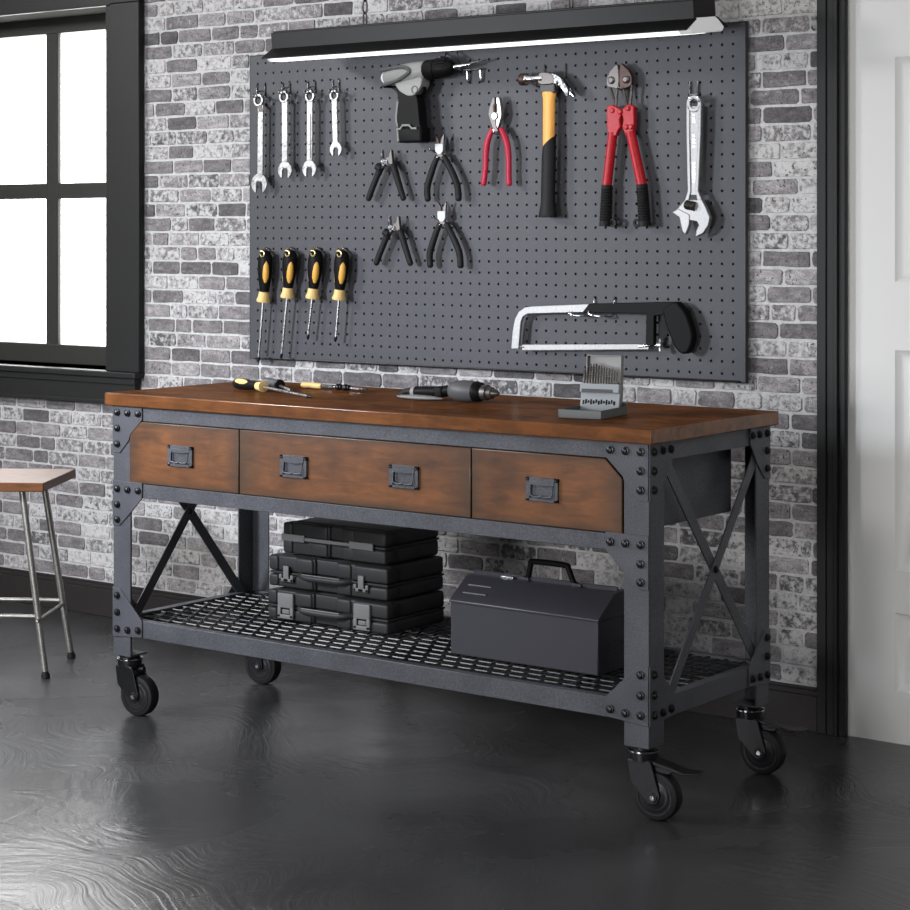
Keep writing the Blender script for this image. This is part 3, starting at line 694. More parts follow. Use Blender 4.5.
nipper(.450, 1.449, .985, 'slim tipped nipper pliers with bright square head, lower right of the black handled four')
def red_pliers():
    t = thing('combination_pliers', 'combination pliers with dipped crimson handles hanging beside the claw hammer', 'pliers', (.66, YT, 1.52)); o = tuple(t.location)
    MB().prism([(.648, 1.796), (.657, 1.797), (.6575, 1.740), (.664, 1.705), (.671, 1.692), (.662, 1.686), (.648, 1.700), (.641, 1.720), (.631, 1.742), (.634, 1.760)], YT-.008, YT+.006).build('left_jaw', M['worn'], t, o, bevel=.002)
    MB().prism([(.672, 1.795), (.6600, 1.797), (.661, 1.745), (.655, 1.708), (.645, 1.697), (.652, 1.688), (.667, 1.700), (.674, 1.718), (.681, 1.740), (.678, 1.765)], YT-.006, YT+.008).build('right_jaw', M['satin'], t, o, bevel=.002)
    MB().lathe([(0, .013), (.7, .013), (1, .010)], (.657, YT+.007, 1.738), (.657, YT-.011, 1.738), 20).build('pivot', M['satin'], t, o)
    MB().prism([(.650, 1.772), (.655, 1.775), (.655, 1.752), (.652, 1.750)], YT-.0095, YT-.007).prism([(.666, 1.775), (.662, 1.775), (.662, 1.752), (.665, 1.750)], YT-.0075, YT-.005).build('pipe_grip', M['rusty'], t, o)
    path_grip('left_handle', [(.644, 1.700), (.634, 1.684), (.622, 1.655), (.618, 1.620), (.617, 1.585), (.613, 1.555), (.609, 1.530)], [.0075, .009, .0105, .010, .0095, .0095, .0095], M['crimson'], t, o)
    path_grip('right_handle', [(.674, 1.699), (.685, 1.682), (.697, 1.655), (.703, 1.620), (.704, 1.585), (.704, 1.555), (.706, 1.528)], [.0075, .009, .0105, .010, .0095, .0095, .0095], M['crimson'], t, o)
    peg(.659, 1.684, 'short steel peg under the head of the crimson handled pliers')
red_pliers()
def hammer():
    t = thing('claw_hammer', 'claw hammer with amber fibreglass handle and black rubber grip', 'hammer', (.85, YT, 1.427)); o = tuple(t.location)
    h = MB().lathe([(0, .0165), (.05, .018), (.28, .018), (.34, .013), (.62, .0115), (.8, .015), (1, .0165)], (.752, YT-.004, 1.846), (.838, YT-.004, 1.845), 24)
    h.build('striking_head', M['chrome'], t, o)
    MB().lathe([(0, .0170), (.1, .0188), (.9, .0188), (1, .017)], (.7515, YT-.004, 1.846), (.776, YT-.004, 1.846), 24).build('striking_face', M['rusty'], t, o)
    MB().prism(sm2([(.826, 1.860), (.850, 1.864), (.878, 1.855), (.884, 1.835), (.876, 1.826), (.826, 1.828)], 3), YT-.018, YT+.012).build('eye', M['worn'], t, o, bevel=.003)
    for s in (-1, 1):
        n = 12; top = [V((.872, 0, 1.858)), V((.895, 0, 1.850)), V((.915, 0, 1.833)), V((.932, 0, 1.808)), V((.940 if s > 0 else .932, 0, 1.790))]
        bot = [V((.872, 0, 1.828)), V((.888, 0, 1.828)), V((.904, 0, 1.818)), V((.920, 0, 1.800)), V((.936 if s > 0 else .928, 0, 1.788))]
        tp = smooth_path(top, 4); bp = smooth_path(bot, 4)
        vs = []; 
        for i, (a, b_) in enumerate(zip(tp, bp)):
            f = i/(len(tp)-1); ya = YT-.003+s*(.001+.006*f); yb = YT-.003+s*(.014+.003*f)
            vs += [(a.x, ya, a.z), (a.x, yb, a.z), (b_.x, yb, b_.z), (b_.x, ya, b_.z)]
        fs = [(0, 1, 2, 3), tuple(range(len(vs)-4, len(vs)))[::-1]]
        for i in range(len(tp)-1): fs += [(4*i+k, 4*i+(k+1) % 4, 4*i+4+(k+1) % 4, 4*i+4+k) for k in range(4)]
        MB().add(vs, fs, True).build('claw', M['chrome'], t, o)
    MB().box((.828, YT-.014, 1.800), (.882, YT+.010, 1.832)).build('collar', M['darkgrey'], t, o, bevel=.004)
    MB().lathe([(0, .027), (.12, .0225), (1, .0215)], (.855, YT-.002, 1.805), (.853, YT-.002, 1.630), 8, flat=.62, up=(1, 0, 0), smooth=False).build('shaft', M['fibre'], t, o, bevel=.004)
    g = MB(); n = 20; vs = []
    prof = [(1.665, .0222), (1.60, .0238), (1.52, .0238), (1.47, .0245), (1.445, .0285), (1.430, .0315), (1.427, .030)]
    for j, (z, r) in enumerate(prof):
        for i in range(n):
            a = 2*PI*i/n; x = math.cos(a); zz = z+(.018*x-.012 if j == 0 else 0)
            vs.append((.8545-(1.665-z)*.022+r*x, YT-.002+r*.68*math.sin(a), zz))
    fs = [tuple(range(n)), tuple(range((len(prof)-1)*n, len(prof)*n))[::-1]]
    for k in range(len(prof)-1): fs += [(k*n+i, (k+1)*n+i, (k+1)*n+(i+1) % n, k*n+(i+1) % n) for i in range(n)]
    g.add(vs, fs, True).build('grip', M['rubber'], t, o)
    tt = thing('pegboard_hook', 'pair of dark upright prongs cradling the claw hammer head', 'hook', (.86, B, 1.822), 0, 'chrome double hooks on the pegboard'); oo = tuple(tt.location)
    for x in (.818, .894):
        MB().tube(smooth_path([(x, B+.003, 1.884), (x, B-.004, 1.887), (x, B-.005, 1.86), (x, B-.005, 1.830), (x, B-.010, 1.8225), (x, B-.045, 1.8225 if x < .85 else 1.815), (x, B-.052, 1.830)], 4), .0024, 8).build('prong', M['worn'], tt, oo)
hammer()
def bolt_cutter():
    t = thing('bolt_cutter', 'red bolt cutter with black ribbed grips hanging upright on the pegboard', 'bolt cutter', (1.11, YT, 1.40)); o = tuple(t.location)
    MB().prism(sm2([(1.102, 1.872), (1.084, 1.866), (1.071, 1.852), (1.063, 1.834), (1.064, 1.812), (1.085, 1.806), (1.104, 1.808)], 3), YT-.008, YT+.006).build('left_jaw', M['worn'], t, o, bevel=.002)
    MB().prism(sm2([(1.107, 1.874), (1.126, 1.866), (1.140, 1.852), (1.148, 1.834), (1.147, 1.812), (1.127, 1.804), (1.106, 1.807)], 3), YT-.006, YT+.008).build('right_jaw', M['rusty'], t, o, bevel=.002)
    for x in (1.080, 1.130):
        MB().lathe([(0, .0115), (.6, .0115), (1, .007)], (x, YT-.004, 1.829), (x, YT-.014, 1.829), 18).build('pivot_bolt', M['worn'], t, o)
    MB().box((1.074, YT+.004, 1.818), (1.136, YT+.009, 1.840)).build('strap', M['worn'], t, o, bevel=.002)
    for a, b_ in (((1.070, 1.812), (1.091, 1.750)), ((1.096, 1.812), (1.090, 1.750)), ((1.114, 1.812), (1.130, 1.750)), ((1.146, 1.812), (1.140, 1.748))):
        MB().tube([(a[0], YT, a[1]), (b_[0], YT, b_[1])], .0042, 8).build('link', M['worn'], t, o)
    MB().prism([(1.064, 1.752), (1.082, 1.757), (1.107, 1.745), (1.116, 1.730), (1.108, 1.712), (1.112, 1.690), (1.104, 1.682), (1.096, 1.664), (1.068, 1.668), (1.064, 1.700)], YT-.010, YT+.008).build('left_bracket', M['red'], t, o, bevel=.003)
    MB().prism([(1.156, 1.750), (1.138, 1.757), (1.122, 1.747), (1.112, 1.738), (1.120, 1.712), (1.116, 1.690), (1.128, 1.664), (1.153, 1.666), (1.158, 1.700)], YT-.008, YT+.010).build('right_bracket', M['red'], t, o, bevel=.003)
    for x, z in ((1.110, 1.735), (1.137, 1.744), (1.132, 1.690), (1.084, 1.740), (1.148, 1.690)):
        MB().lathe([(0, .008), (.6, .008), (1, .005)], (x, YT-.008, z), (x, YT-.014, z), 14).build('rivet', M['red'], t, o)
    MB().lathe([(0, .014), (1, .0145)], (1.080, YT, 1.676), (1.059, YT, 1.517), 20).build('left_handle', M['red'], t, o)
    MB().lathe([(0, .0145), (1, .0155)], (1.141, YT, 1.676), (1.181, YT, 1.518), 20).build('right_handle', M['red'], t, o)
    for a, b_, s, nm in (((1.060, 1.522), (1.054, 1.400), 1, 'left_grip'), ((1.180, 1.522), (1.190, 1.400), -1, 'right_grip')):
        pf = []
        for i in range(31):
            f = i/30; pf.append((f, (.0165+.002*f)+(.0011 if i % 2 else -.0009)*(1 if .08 < f < .9 else 0)))
        g = MB().lathe(pf, (a[0], YT, a[1]), (b_[0], YT, b_[1]), 20)
        g.ring(b_[0]+s*.026, b_[1]+.010, .013, .006, YT-.004, YT+.004, 16)
        g.build(nm, M['rubber'], t, o)
    peg(1.1115, 1.800, 'short steel peg under the jaws of the red bolt cutter')
bolt_cutter()
def screwdriver(top, he, ce, se, tip, label, k=1.0, t=None):
    y = YT-.004; t = thing('screwdriver', label, 'screwdriver', (tip[0], y, tip[1]), 0, 'black and yellow screwdrivers hanging on the pegboard'); o = tuple(t.location)
    A = lambda p: (p[0], y, p[1])
    MB().lathe([(0, .008), (.03, .017), (.12, .0235), (.3, .0265), (.5, .0262), (.75, .0215), (1, .0165)], A(top), A(he), 28, flat=.85).build('handle', M['blackp'], t, o)
    ax = V(A(he))-V(A(top)); ax.normalize()
    for s, xo, nm in ((-1, .014, 'grip_inlay'),):
        c0 = V(A(top))+ax*.032+V((xo, -.0118, 0)); c1 = V(A(top))+ax*.112+V((xo-.003, -.0095, 0))
        MB().lathe([(0, .002), (.06, .0065), (.25, .0115), (.5, .013), (.75, .0115), (.94, .0065), (1, .002)], c0, c1, 24, flat=.82, up=(1, 0, 0)).build(nm, M['orange'], t, o)
    c0 = V(A(top))+ax*.03+V((-.0235, -.006, 0)); c1 = V(A(top))+ax*.105+V((-.0200, -.006, 0))
    MB().lathe([(0, .0005), (.5, .0035), (1, .0005)], c0, c1, 10).build('grip_line', M['yellow'], t, o)
    MB().lathe([(0, .0165), (.15, .018), (.5, .019), (.85, .0235), (1, .022)], A(he), A(ce), 28).build('collar', M['yellow'], t, o)
    MB().cyl(A(ce), A(se), .0046, 14, r2=.0042).build('shaft', M['satin'], t, o)
    MB().lathe([(0, .0048), (.2, .0056), (.7, .0045), (1, .002)], A(se), A(tip), 12).build('tip', M['bolt'], t, o)
    q = V(A(top))+ax*.012+V((.006, -.017, 0))
    h = thing('pegboard_hook', label.split(' screwdriver')[0].replace('black and yellow', 'small brass curled hook holding the')+' screwdriver', 'hook', (q.x, B, q.z), 0, 'small brass curled hooks'); oo = tuple(h.location)
    MB().tube(smooth_path([(q.x-.022, B+.003, q.z+.016), (q.x-.022, B-.006, q.z+.018), (q.x-.022, B-.03, q.z+.014), (q.x-.018, q.y+.004, q.z+.010), (q.x-.008, q.y-.006, q.z+.009)]+[(q.x+.009*math.cos(a), q.y-.006, q.z+.009*math.sin(a)) for a in [PI*.5-i*PI/4 for i in range(7)]], 4), .0024, 8).build('curl', M['brass'], h, oo)
    MB().lathe([(0, .003), (.5, .005), (1, .003)], (q.x-.026, B-.012, q.z+.018), (q.x-.018, B-.012, q.z+.018), 12).build('stud', M['chrome'], h, oo)
screwdriver((-.290, 1.322), (-.296, 1.183), (-.301, 1.149), (-.321, .965), (-.323, .945), 'black and yellow leftmost and longest screwdriver on the pegboard, its tip reaching the bottom edge')
screwdriver((-.178, 1.324), (-.190, 1.198), (-.194, 1.165), (-.218, .980), (-.221, .962), 'black and yellow second longest screwdriver, hanging between the longest and the shorter two')
screwdriver((-.066, 1.325), (-.079, 1.198), (-.084, 1.165), (-.102, 1.047), (-.104, 1.029), 'black and yellow third screwdriver from the left, with a short shaft')
screwdriver((.046, 1.324), (.034, 1.196), (.030, 1.163), (.017, 1.043), (.014, 1.026), 'black and yellow rightmost short screwdriver of the four on the pegboard')
def hacksaw():
    t = thing('hacksaw', 'hacksaw with bright steel bow and black pistol handle low on the pegboard', 'saw', (1.04, YT, 1.024)); o = tuple(t.location)
    ol = [(.716, 1.028), (.722, 1.085), (.730, 1.118), (.744, 1.141), (.768, 1.155), (.80, 1.159), (1.000, 1.170), (.978, 1.145), (.80, 1.137), (.778, 1.136), (.760, 1.127), (.752, 1.110), (.748, 1.075), (.744, 1.028)]
    MB().prism(ol, YT-.005, YT+.005).build('bow', M['dull'], t, o, bevel=.0015)
    MB().prism([(.978, 1.144), (1.001, 1.171), (1.302, 1.183), (1.312, 1.170), (1.262, 1.146), (1.226, 1.140), (1.225, 1.054), (1.197, 1.054), (1.200, 1.146)], YT-.009, YT+.009).build('frame', M['blackp'], t, o, bevel=.002)
    MB().prism(sm2([(1.262, 1.160), (1.268, 1.120), (1.283, 1.085), (1.303, 1.048), (1.325, 1.034), (1.345, 1.043), (1.358, 1.078), (1.352, 1.112), (1.336, 1.150), (1.318, 1.172), (1.300, 1.183)], 4), YT-.017, YT+.014).build('handle', M['blackp'], t, o, bevel=.006, seg=3)
    MB().prism([(.755, 1.041), (1.202, 1.057), (1.202, 1.043), (.755, 1.025)], YT-.001, YT+.001).build('blade', M['dull'], t, o)
    te = MB(); te.prism([(.755, 1.026)]+[p for i in range(88) for p in ((.755+i*.00506, 1.0262+i*.000203), (.7575+i*.00506, 1.0225+i*.000203))]+[(1.201, 1.044)], YT-.0008, YT+.0008); te.build('teeth', M['worn'], t, o)
    MB().tube([(.728, YT, 1.034), (.762, YT, 1.034)], .003, 8).tube([(1.170, YT, 1.050), (1.206, YT, 1.054), (1.244, YT, 1.056)], .0045, 10).build('tension_rod', M['chrome'], t, o)
    wn = MB().cyl((1.232, YT, 1.056), (1.246, YT, 1.056), .007, 12)
    for s in (-1, 1): wn.lathe([(0, .003), (.5, .008), (1, .004)], (1.240, YT-.002, 1.056+s*.005), (1.246, YT-.008, 1.056+s*.019), 12, flat=.5)
    wn.build('wing_nut', M['white_steel'], t, o)
    for xa, lb in ((.998, 'left of the two wire hooks carrying the hacksaw frame'), (1.069, 'right of the two wire hooks carrying the hacksaw frame')):
        MB_ = MB().tube(smooth_path([(xa, B+.003, 1.186), (xa, B-.004, 1.191), (xa, B-.006, 1.178), (xa, B-.006, 1.150), (xa-.002, B-.010, 1.136), (xa-.010, B-.030, 1.134), (xa-.045, B-.046, 1.136), (xa-.062, B-.046, 1.141), (xa-.066, B-.046, 1.149)], 4), .0022, 8)
        k = MB_.build('pegboard_hook', M['chrome'], None, (xa, B, 1.134)); tag(k, lb, 'hook', 'chrome double hooks on the pegboard')
hacksaw()
def board_drill():
    y = B-.052; t = thing('cordless_drill', 'grey and black cordless drill hanging near the top of the pegboard', 'drill', (.36, y, 1.664)); o = tuple(t.location)
    a = (.236, y, 1.872); e = (.404, y, 1.890)
    MB().lathe([(0, .014), (.03, .021), (.12, .029), (.35, .0325), (.65, .033), (.9, .031), (1, .029)], a, e, 32).build('motor_housing', M['lightp'], t, o)
    ax = (V(e)-V(a)).normalized(); pz = V((-ax.z, 0, ax.x))
    def strip(pts, r, nm, m):
        out = []
        for u, w_, in pts:
            yy = -math.sqrt(max(.0002, .0335**2-w_**2)); out.append(V(a)+ax*u+pz*w_+V((0, yy, 0)))
        MB().tube(smooth_path(out, 5), r, 8).build(nm, m, t, o)
    strip([(.006, .022), (.05, .022), (.098, .018), (.122, .008), (.125, -.002), (.100, -.012), (.065, -.020), (.012, -.024)], .0065, 'side_band', M['darkgrey'])
    MB().lathe([(0, .015), (.5, .0235), (1, .018)], V(a)+V((-.004, 0, 0)), V(a)+ax*.02, 24).build('rear_cap', M['white'], t, o)  # shares the glowing plastic, though the cap is no light source
    MB().lathe([(0, .029), (.05, .0315), (.36, .0315), (.38, .029), (.42, .0305), (.80, .026), (.95, .018), (1, .011)], e, (.512, y, 1.894), 32).build('chuck', M['blackp'], t, o)
    kn = MB()
    for i in range(16):
        q = 2*PI*i/16; d = pz*math.cos(q)+V((0, 1, 0))*math.sin(q); kn.tube([V(e)+ax*.048+d*.0295, V(e)+ax*.088+d*.026], .0018, 6)
    kn.build('chuck_ribs', M['rubber'], t, o)
    MB().lathe([(0, .008), (.6, .006), (1, .003)], (.508, y, 1.894), (.575, y, 1.900), 12).build('bit', M['chrome'], t, o)
    MB().prism(sm2([(.298, 1.862), (.392, 1.868), (.400, 1.850), (.392, 1.832), (.376, 1.815), (.352, 1.810), (.328, 1.818), (.305, 1.835)], 4), y-.022, y+.022).build('grip_shoulder', M['lightp'], t, o, bevel=.006, seg=3)
    MB().prism(sm2([(.300, 1.840), (.318, 1.826), (.345, 1.812), (.374, 1.814), (.384, 1.790), (.388, 1.755), (.392, 1.722), (.392, 1.705), (.312, 1.708), (.304, 1.725), (.301, 1.755), (.306, 1.785), (.304, 1.812), (.292, 1.830), (.248, 1.852), (.250, 1.842)], 3), y-.020, y+.020).build('grip', M['blackp'], t, o, bevel=.007, seg=3)
    MB().tube(smooth_path([(.300, y-.012, 1.795), (.299, y-.016, 1.765), (.297, y-.016, 1.735), (.301, y-.012, 1.715)], 5), .0042, 8).build('grip_line', M['lightp'], t, o)
    MB().box((.306, y-.026, 1.664), (.402, y+.026, 1.712), ch=.007).build('battery', M['blackp'], t, o)
    MB().tube([(.306, y-.0265, 1.706), (.322, y-.027, 1.708), (.330, y-.027, 1.718), (.356, y-.027, 1.718), (.366, y-.027, 1.708), (.386, y-.027, 1.707)], .0036, 8).tube([(.309, y-.0255, 1.704), (.312, y-.0255, 1.668)], .0040, 8).build('battery_band', M['lightp'], t, o)
    MB().prism(sm2([(.372, 1.846), (.392, 1.844), (.398, 1.828), (.388, 1.812), (.374, 1.816)], 3), y-.010, y+.010).build('trigger', M['blackp'], t, o, bevel=.002)
    MB().ring(.374, 1.829, .0125, .0095, y-.0235, y-.020, 20).build('selector_ring', M['darkgrey'], t, o)
    h = thing('drill_hook', 'double wire bracket gripping the nose of the hanging cordless drill', 'hook', (.55, B, 1.852)); oo = tuple(h.location)
    for (x, z), (x2, z2) in (((.444, 1.943), (.470, 1.918)), ((.493, 1.948), (.560, 1.893))):
        MB().tube(smooth_path([(x, B+.003, z), (x, B-.006, z+.002), (x+.008, B-.02, z-.012), (x2-.02, B-.045, z2+.012), (x2, B-.052 if x > .46 else B-.028, z2)], 5), .0022, 8).build('upper_wire', M['worn'], h, oo)
    for x in (.533, .584):
        MB().tube(smooth_path([(x, B+.003, 1.852), (x, B-.006, 1.850), (x, B-.010, 1.858), (x, B-.014, 1.884)], 4), .0036, 8).build('prong', M['chrome'], h, oo)
    MB().tube([(.515, B-.018, 1.886), (.59, B-.018, 1.886)], .0034, 8).tube([(.500, B-.040, 1.897), (.560, B-.040, 1.902), (.622, B-.034, 1.913)], .003, 8).tube([(.500, B-.040, 1.897), (.515, B-.018, 1.886)], .003, 8).build('cross_bar', M['chrome'], h, oo)
board_drill()

# ------------------------------------------------------------------ on the table top
def lying_driver(p, q, name, label, hl, r, hm, cm, col, sl):
    """screwdriver lying on the top from handle end p to tip q"""
    p, q = V((*p, 0)), V((*q, 0)); d = q-p; L = d.length; ang = math.atan2(d.y, d.x)
    t = thing(name, label, 'screwdriver', (p.x, p.y, H), ang)
    MB().lathe([(0, r*.5), (.05, r*.85), (.25, r), (.55, r*.95), (.85, r*.72), (1, r*.7)], (0, 0, r), (hl, 0, r), 24, flat=.85).build('handle', hm, t)
    if cm:
        MB().lathe([(0, .003), (.2, r*.5), (.5, r*.58), (.8, r*.5), (1, .003)], (hl*.12, -r*.45, r*1.45), (hl*.68, -r*.45, r*1.38), 20, flat=.8).build('grip_inlay', cm, t)
        MB().lathe([(0, r*.72), (.5, r*.8), (1, r*.95)], (hl, 0, r*.97), (hl+col, 0, r*.96), 24).build('collar', M['yellow'], t)
    MB().cyl((hl+col, 0, r*.9), (L-.02, 0, .0045), .0042, 12).build('shaft', M['satin'], t)
    MB().lathe([(0, .0042), (.4, .005), (1, .0015)], (L-.02, 0, .0045), (L, 0, .004), 10).build('tip', M['bolt'], t)
    return t
lying_driver((.195, .335), (.605, .205), 'screwdriver', 'black and yellow screwdriver lying on the left of the table top', .135, .0165, M['blackp'], M['yellow'], .032, .2)
def dark_driver():
    t = thing('stubby_screwdriver', 'dark handled screwdriver lying just behind the yellow and black one on the table top', 'screwdriver', (.215, .440, H), -.50)
    MB().lathe([(0, .008), (.1, .014), (.5, .015), (.9, .012), (1, .011)], (0, 0, .015), (.13, 0, .015), 20).build('handle', M['darkgrey'], t)
    MB().lathe([(0, .011), (.3, .016), (1, .015)], (.128, 0, .016), (.145, 0, .016), 20).build('collar', M['bolt'], t)
    MB().cyl((.145, 0, .012), (.235, 0, .005), .0042, 12).build('shaft', M['satin'], t)
dark_driver()
def nut_driver():
    t = thing('nut_driver', 'yellow handled nut driver with steel sockets lying between the screwdrivers and power drill', 'nut driver', (.345, .462, H), .02)
    MB().lathe([(0, .007), (.06, .0105), (.9, .0105), (1, .009)], (0, 0, .0125), (.095, 0, .0125), 20).build('handle', M['yellow'], t)
    s = MB().cyl((.095, 0, .0125), (.15, 0, .0125), .0075, 6)
    s.cyl((.15, 0, .0125), (.175, 0, .0125), .004, 10)
    s.build('sleeve', M['chrome'], t)
    k = MB()
    for a, b_, r in ((.165, .180, .0120), (.183, .190, .0105), (.198, .215, .0118), (.218, .226, .010)): k.lathe([(0, r*.9), (.2, r), (.8, r), (1, r*.9)], (a, 0, .0125), (b_, 0, .0125), 12)
    k.build('socket', M['bolt'], t)
    MB().cyl((.175, 0, .0125), (.285, 0, .0100), .005, 6).build('shank', M['chrome'], t)
    MB().cyl((.285, 0, .0100), (.305, 0, .0095), .0035, 8).build('tip', M['bolt'], t)
    t.scale = (.8, .8, .8)
nut_driver()
def table_drill():
    t = thing('power_drill', 'dark grey power drill lying on its side in the middle of the table top', 'drill', (.822, .355, H), .03)
    MB().lathe([(0, .014), (.06, .021), (.3, .0275), (.6, .0295), (.85, .0285), (1, .027)], (.148, 0, .030), (.232, 0, .030), 32).build('motor_housing', M['darkgrey'], t)
    MB().lathe([(0, .027), (.2, .0285), (.7, .026), (1, .020)], (.229, 0, .030), (.258, 0, .029), 32).build('gear_collar', M['blackp'], t)
    MB().lathe([(0, .021), (.3, .021), (.33, .017), (.6, .016), (.63, .012), (.85, .009), (1, .004)], (.256, 0, .029), (.308, 0, .028), 28).build('chuck', M['worn'], t)
    MB().tube(smooth_path([(.030, 0, .020), (.06, 0, .023), (.10, 0, .024), (.152, 0, .030)], 5), [.014, .0145, .0145, .0145, .0145]+[.0145]*11, 16).build('grip', M['blackp'], t)
    MB().box((.105, -.017, .010), (.130, .017, .038), ch=.004).build('trigger', M['blackp'], t)
    MB().lathe([(0, .013), (.5, .0165), (1, .0165)], (.020, 0, .020), (.034, 0, .0205), 20).build('grip_band', M['greyp'], t)
    MB().tube(smooth_path([(-.028, -.004, .008), (-.015, -.002, .013), (.002, 0, .020), (.024, 0, .021)], 5), [.004]+[.007]*7+[.009]*4+[.011]*4, 12).build('cord_guard', M['rubber'], t)
    MB().lathe([(0, .003), (.1, .012), (.4, .019), (.7, .017), (.95, .008), (1, .002)], (-.020, -.016, .0075), (.140, -.020, .0075), 28, flat=1.0, up=(0, 1, 0), mx=Matrix.Diagonal((1, 1, .38, 1)) @ Matrix.Translation((0, 0, .012))).build('side_handle', M['greyp'], t)
table_drill()
def bit_case():
    t = thing('drill_bit_case', 'open grey metal drill bit case standing on the right of the table top', 'case', (1.483, .122, H), .17)
    w_, d, h = .118, .165, .022
    tr = MB().box((0, 0, 0), (w_, d, .003)).box((0, 0, 0), (w_, .004, h)).box((0, 0, 0), (.004, d, h)).box((w_-.004, 0, 0), (w_, d, h)).box((0, d-.004, 0), (w_, d, h+.006))
    tr.build('tray', M['tray'], t, bevel=.0015)
    rot = Matrix.Translation((0, d-.045, .006)) @ Matrix.Rotation(math.radians(-12), 4, 'X')
    MB().box((.006, 0, 0), (w_-.006, .006, .072), mx=rot).box((.006, -.010, .050), (w_-.006, 0, .072), mx=rot).build('bit_rack', M['panel'], t, bevel=.001)
    MB().box((.012, -.0112, .050), (w_-.022, -.0098, .058), mx=rot).build('rack_slot', M['darkgrey'], t)
    mk = MB()
    for i in range(13): mk.box((.013+i*.0070, -.0015, .020+(i % 3)*.002), (.0168+i*.0070, -.0003, .030+(i % 2)*.003), mx=rot)
    mk.build('size_marks', M['blackp'], t)
    lid = Matrix.Translation((-.018, d, .020)) @ Matrix.Rotation(math.radians(-4), 4, 'X')
    MB().box((.026, 0, .0), (w_+.004, .004, .128), mx=lid).box((.026, -.014, .0), (.029, 0, .128), mx=lid).box((w_+.001, -.014, .0), (w_+.004, 0, .128), mx=lid).box((.026, -.014, .125), (w_+.004, 0, .128), mx=lid).build('lid', M['lid'], t, bevel=.001)
    base = Matrix.Translation(t.location) @ Matrix.Rotation(.17, 4, 'Z') @ rot
    hs = [.036, .046, .050, .049, .052, .047, .046, .043, .041, .040, .038, .036, .032]
    for i, hh in enumerate(hs):
        p = base @ V((.014+i*.0074, -.005, .073)); r = .0034-.00012*i
        b_ = MB().lathe([(0, r), (.35, r), (.37, r*.8), (.92, r*.8), (1, .0004)], (0, 0, 0), (0, .0, hh), 10)
        for q in range(2):
            b_.tube([(r*.75*math.cos(a*1.0+q*PI), r*.75*math.sin(a+q*PI), hh*(.38+.54*a/12.0)) for a in [k*.75 for k in range(17)]], r*.35, 5)
        ob = b_.build('drill_bit', M['worn'], None, (0, 0, 0)); ob.location = p; ob.rotation_euler = (math.radians(-12), 0, .17)
        lab = ('leftmost drill bit standing in the open bit case' if i == 0 else 'rightmost and thinnest drill bit standing in the open bit case' if i == 12 else 'steel twist drill bit in the middle of the row in the open bit case')
        tag(ob, lab, 'drill bit', 'drill bits in the open case')
bit_case()

# ------------------------------------------------------------------ on the shelf
def tool_case(label, xa, xb, y0, y1, z0, z1, style):
    t = thing('tool_case', label, 'tool case', ((xa+xb)/2, (y0+y1)/2, z0), 0, 'black tool cases stacked on the shelf'); o = tuple(t.location)
    zm = (z0+z1)/2-(.004 if style != 2 else .0); w_ = xb-xa
    for nm, a, b_ in (('lower_shell', z0+.001, zm-.0015), ('upper_shell', zm+.0015, z1-.001)):
        mb = MB().box((xa+.02, y0+.022, a), (xb-.004, y1, b_), ch=.010)
        # stepped front blocks left and right of the handle bay
        for p, q in ((xa, xa+.035), (xa+.10, xa+.165), (xa+w_*.58, xa+w_*.70), (xb-.12, xb)):
            mb.box((p, y0, a+.004), (q, y0+.05, b_-.004), ch=.007)
        mb.box((xa+.01, y0+.006, a+.003), (xa+.17, y0+.05, b_-.003), ch=.006).box((xa+w_*.57, y0+.006, a+.003), (xb-.01, y0+.05, b_-.003), ch=.006)
        mb.box((xa+.03, y0+.014, a+.004), (xb-.03, y0+.04, b_-.004), ch=.004)
        mb.build(nm, M['caseb'], t, o)
    MB().box((xa+.004, y0+.003, zm-.003), (xb-.002, y1-.004, zm+.003), ch=.001).build('seam', M['caseb'], t, o)
    for lx in ((xa+.045, xb-.115) if style != 2 else (xa+.0, xb-.125)):
        l = MB()
        if style == 0:
            l.box((lx, y0-.008, zm-.002), (lx+.058, y0+.002, z1-.010), ch=.003).box((lx, y0-.008, z0+.012), (lx+.012, y0, zm), ch=.002).box((lx+.046, y0-.008, z0+.012), (lx+.058, y0, zm), ch=.002).box((lx, y0-.008, z0+.010), (lx+.058, y0, z0+.022), ch=.002)
            l.box((lx+.016, y0-.005, z0+.024), (lx+.042, y0-.001, zm-.006), ch=.001)
        elif style == 1:
            l.box((lx, y0-.007, z0+.022), (lx+.052, y0, z0+.032), ch=.002).box((lx+.016, y0-.007, z0+.022), (lx+.036, y0, zm+.022), ch=.002).box((lx, y0-.007, z0+.022), (lx+.010, y0, z0+.042), ch=.002).box((lx+.042, y0-.007, z0+.022), (lx+.052, y0, z0+.042), ch=.002)
        else:
            l.box((lx, y0-.006, zm-.008), (lx+.085, y0+.001, zm+.012), ch=.002)
        l.build('latch', M['caseg'], t, o)
    hx0, hx1 = xa+w_*.30, xa+w_*.66
    if style == 2: MB().box((xa+.07, y0-.003, zm-.004), (xb-.12, y0+.012, zm+.006), ch=.002).build('handle', M['caseg'], t, o)
    else:
        MB().tube(smooth_path([(hx0-.02, y0+.012, zm), (hx0, y0-.006, zm-.001), (hx0+.03, y0-.012, zm-.003), (hx1-.03, y0-.012, zm-.003), (hx1, y0-.006, zm-.001), (hx1+.02, y0+.012, zm)], 5), .0085, 12, flat=.8).build('handle', M['caseb'], t, o)
        MB().tube([(hx0+.01, y0-.016, zm+.006), (hx1-.01, y0-.016, zm+.006)], .0016, 6).build('handle_edge', M['caseg'], t, o)
tool_case('bottom black tool case of the stack, with wide grey latches, on the wire shelf', .396, .835, .255, .52, .2812, .373, 0)
tool_case('middle black tool case of the stack, with narrow U-shaped latches', .398, .832, .258, .52, .373, .470, 1)
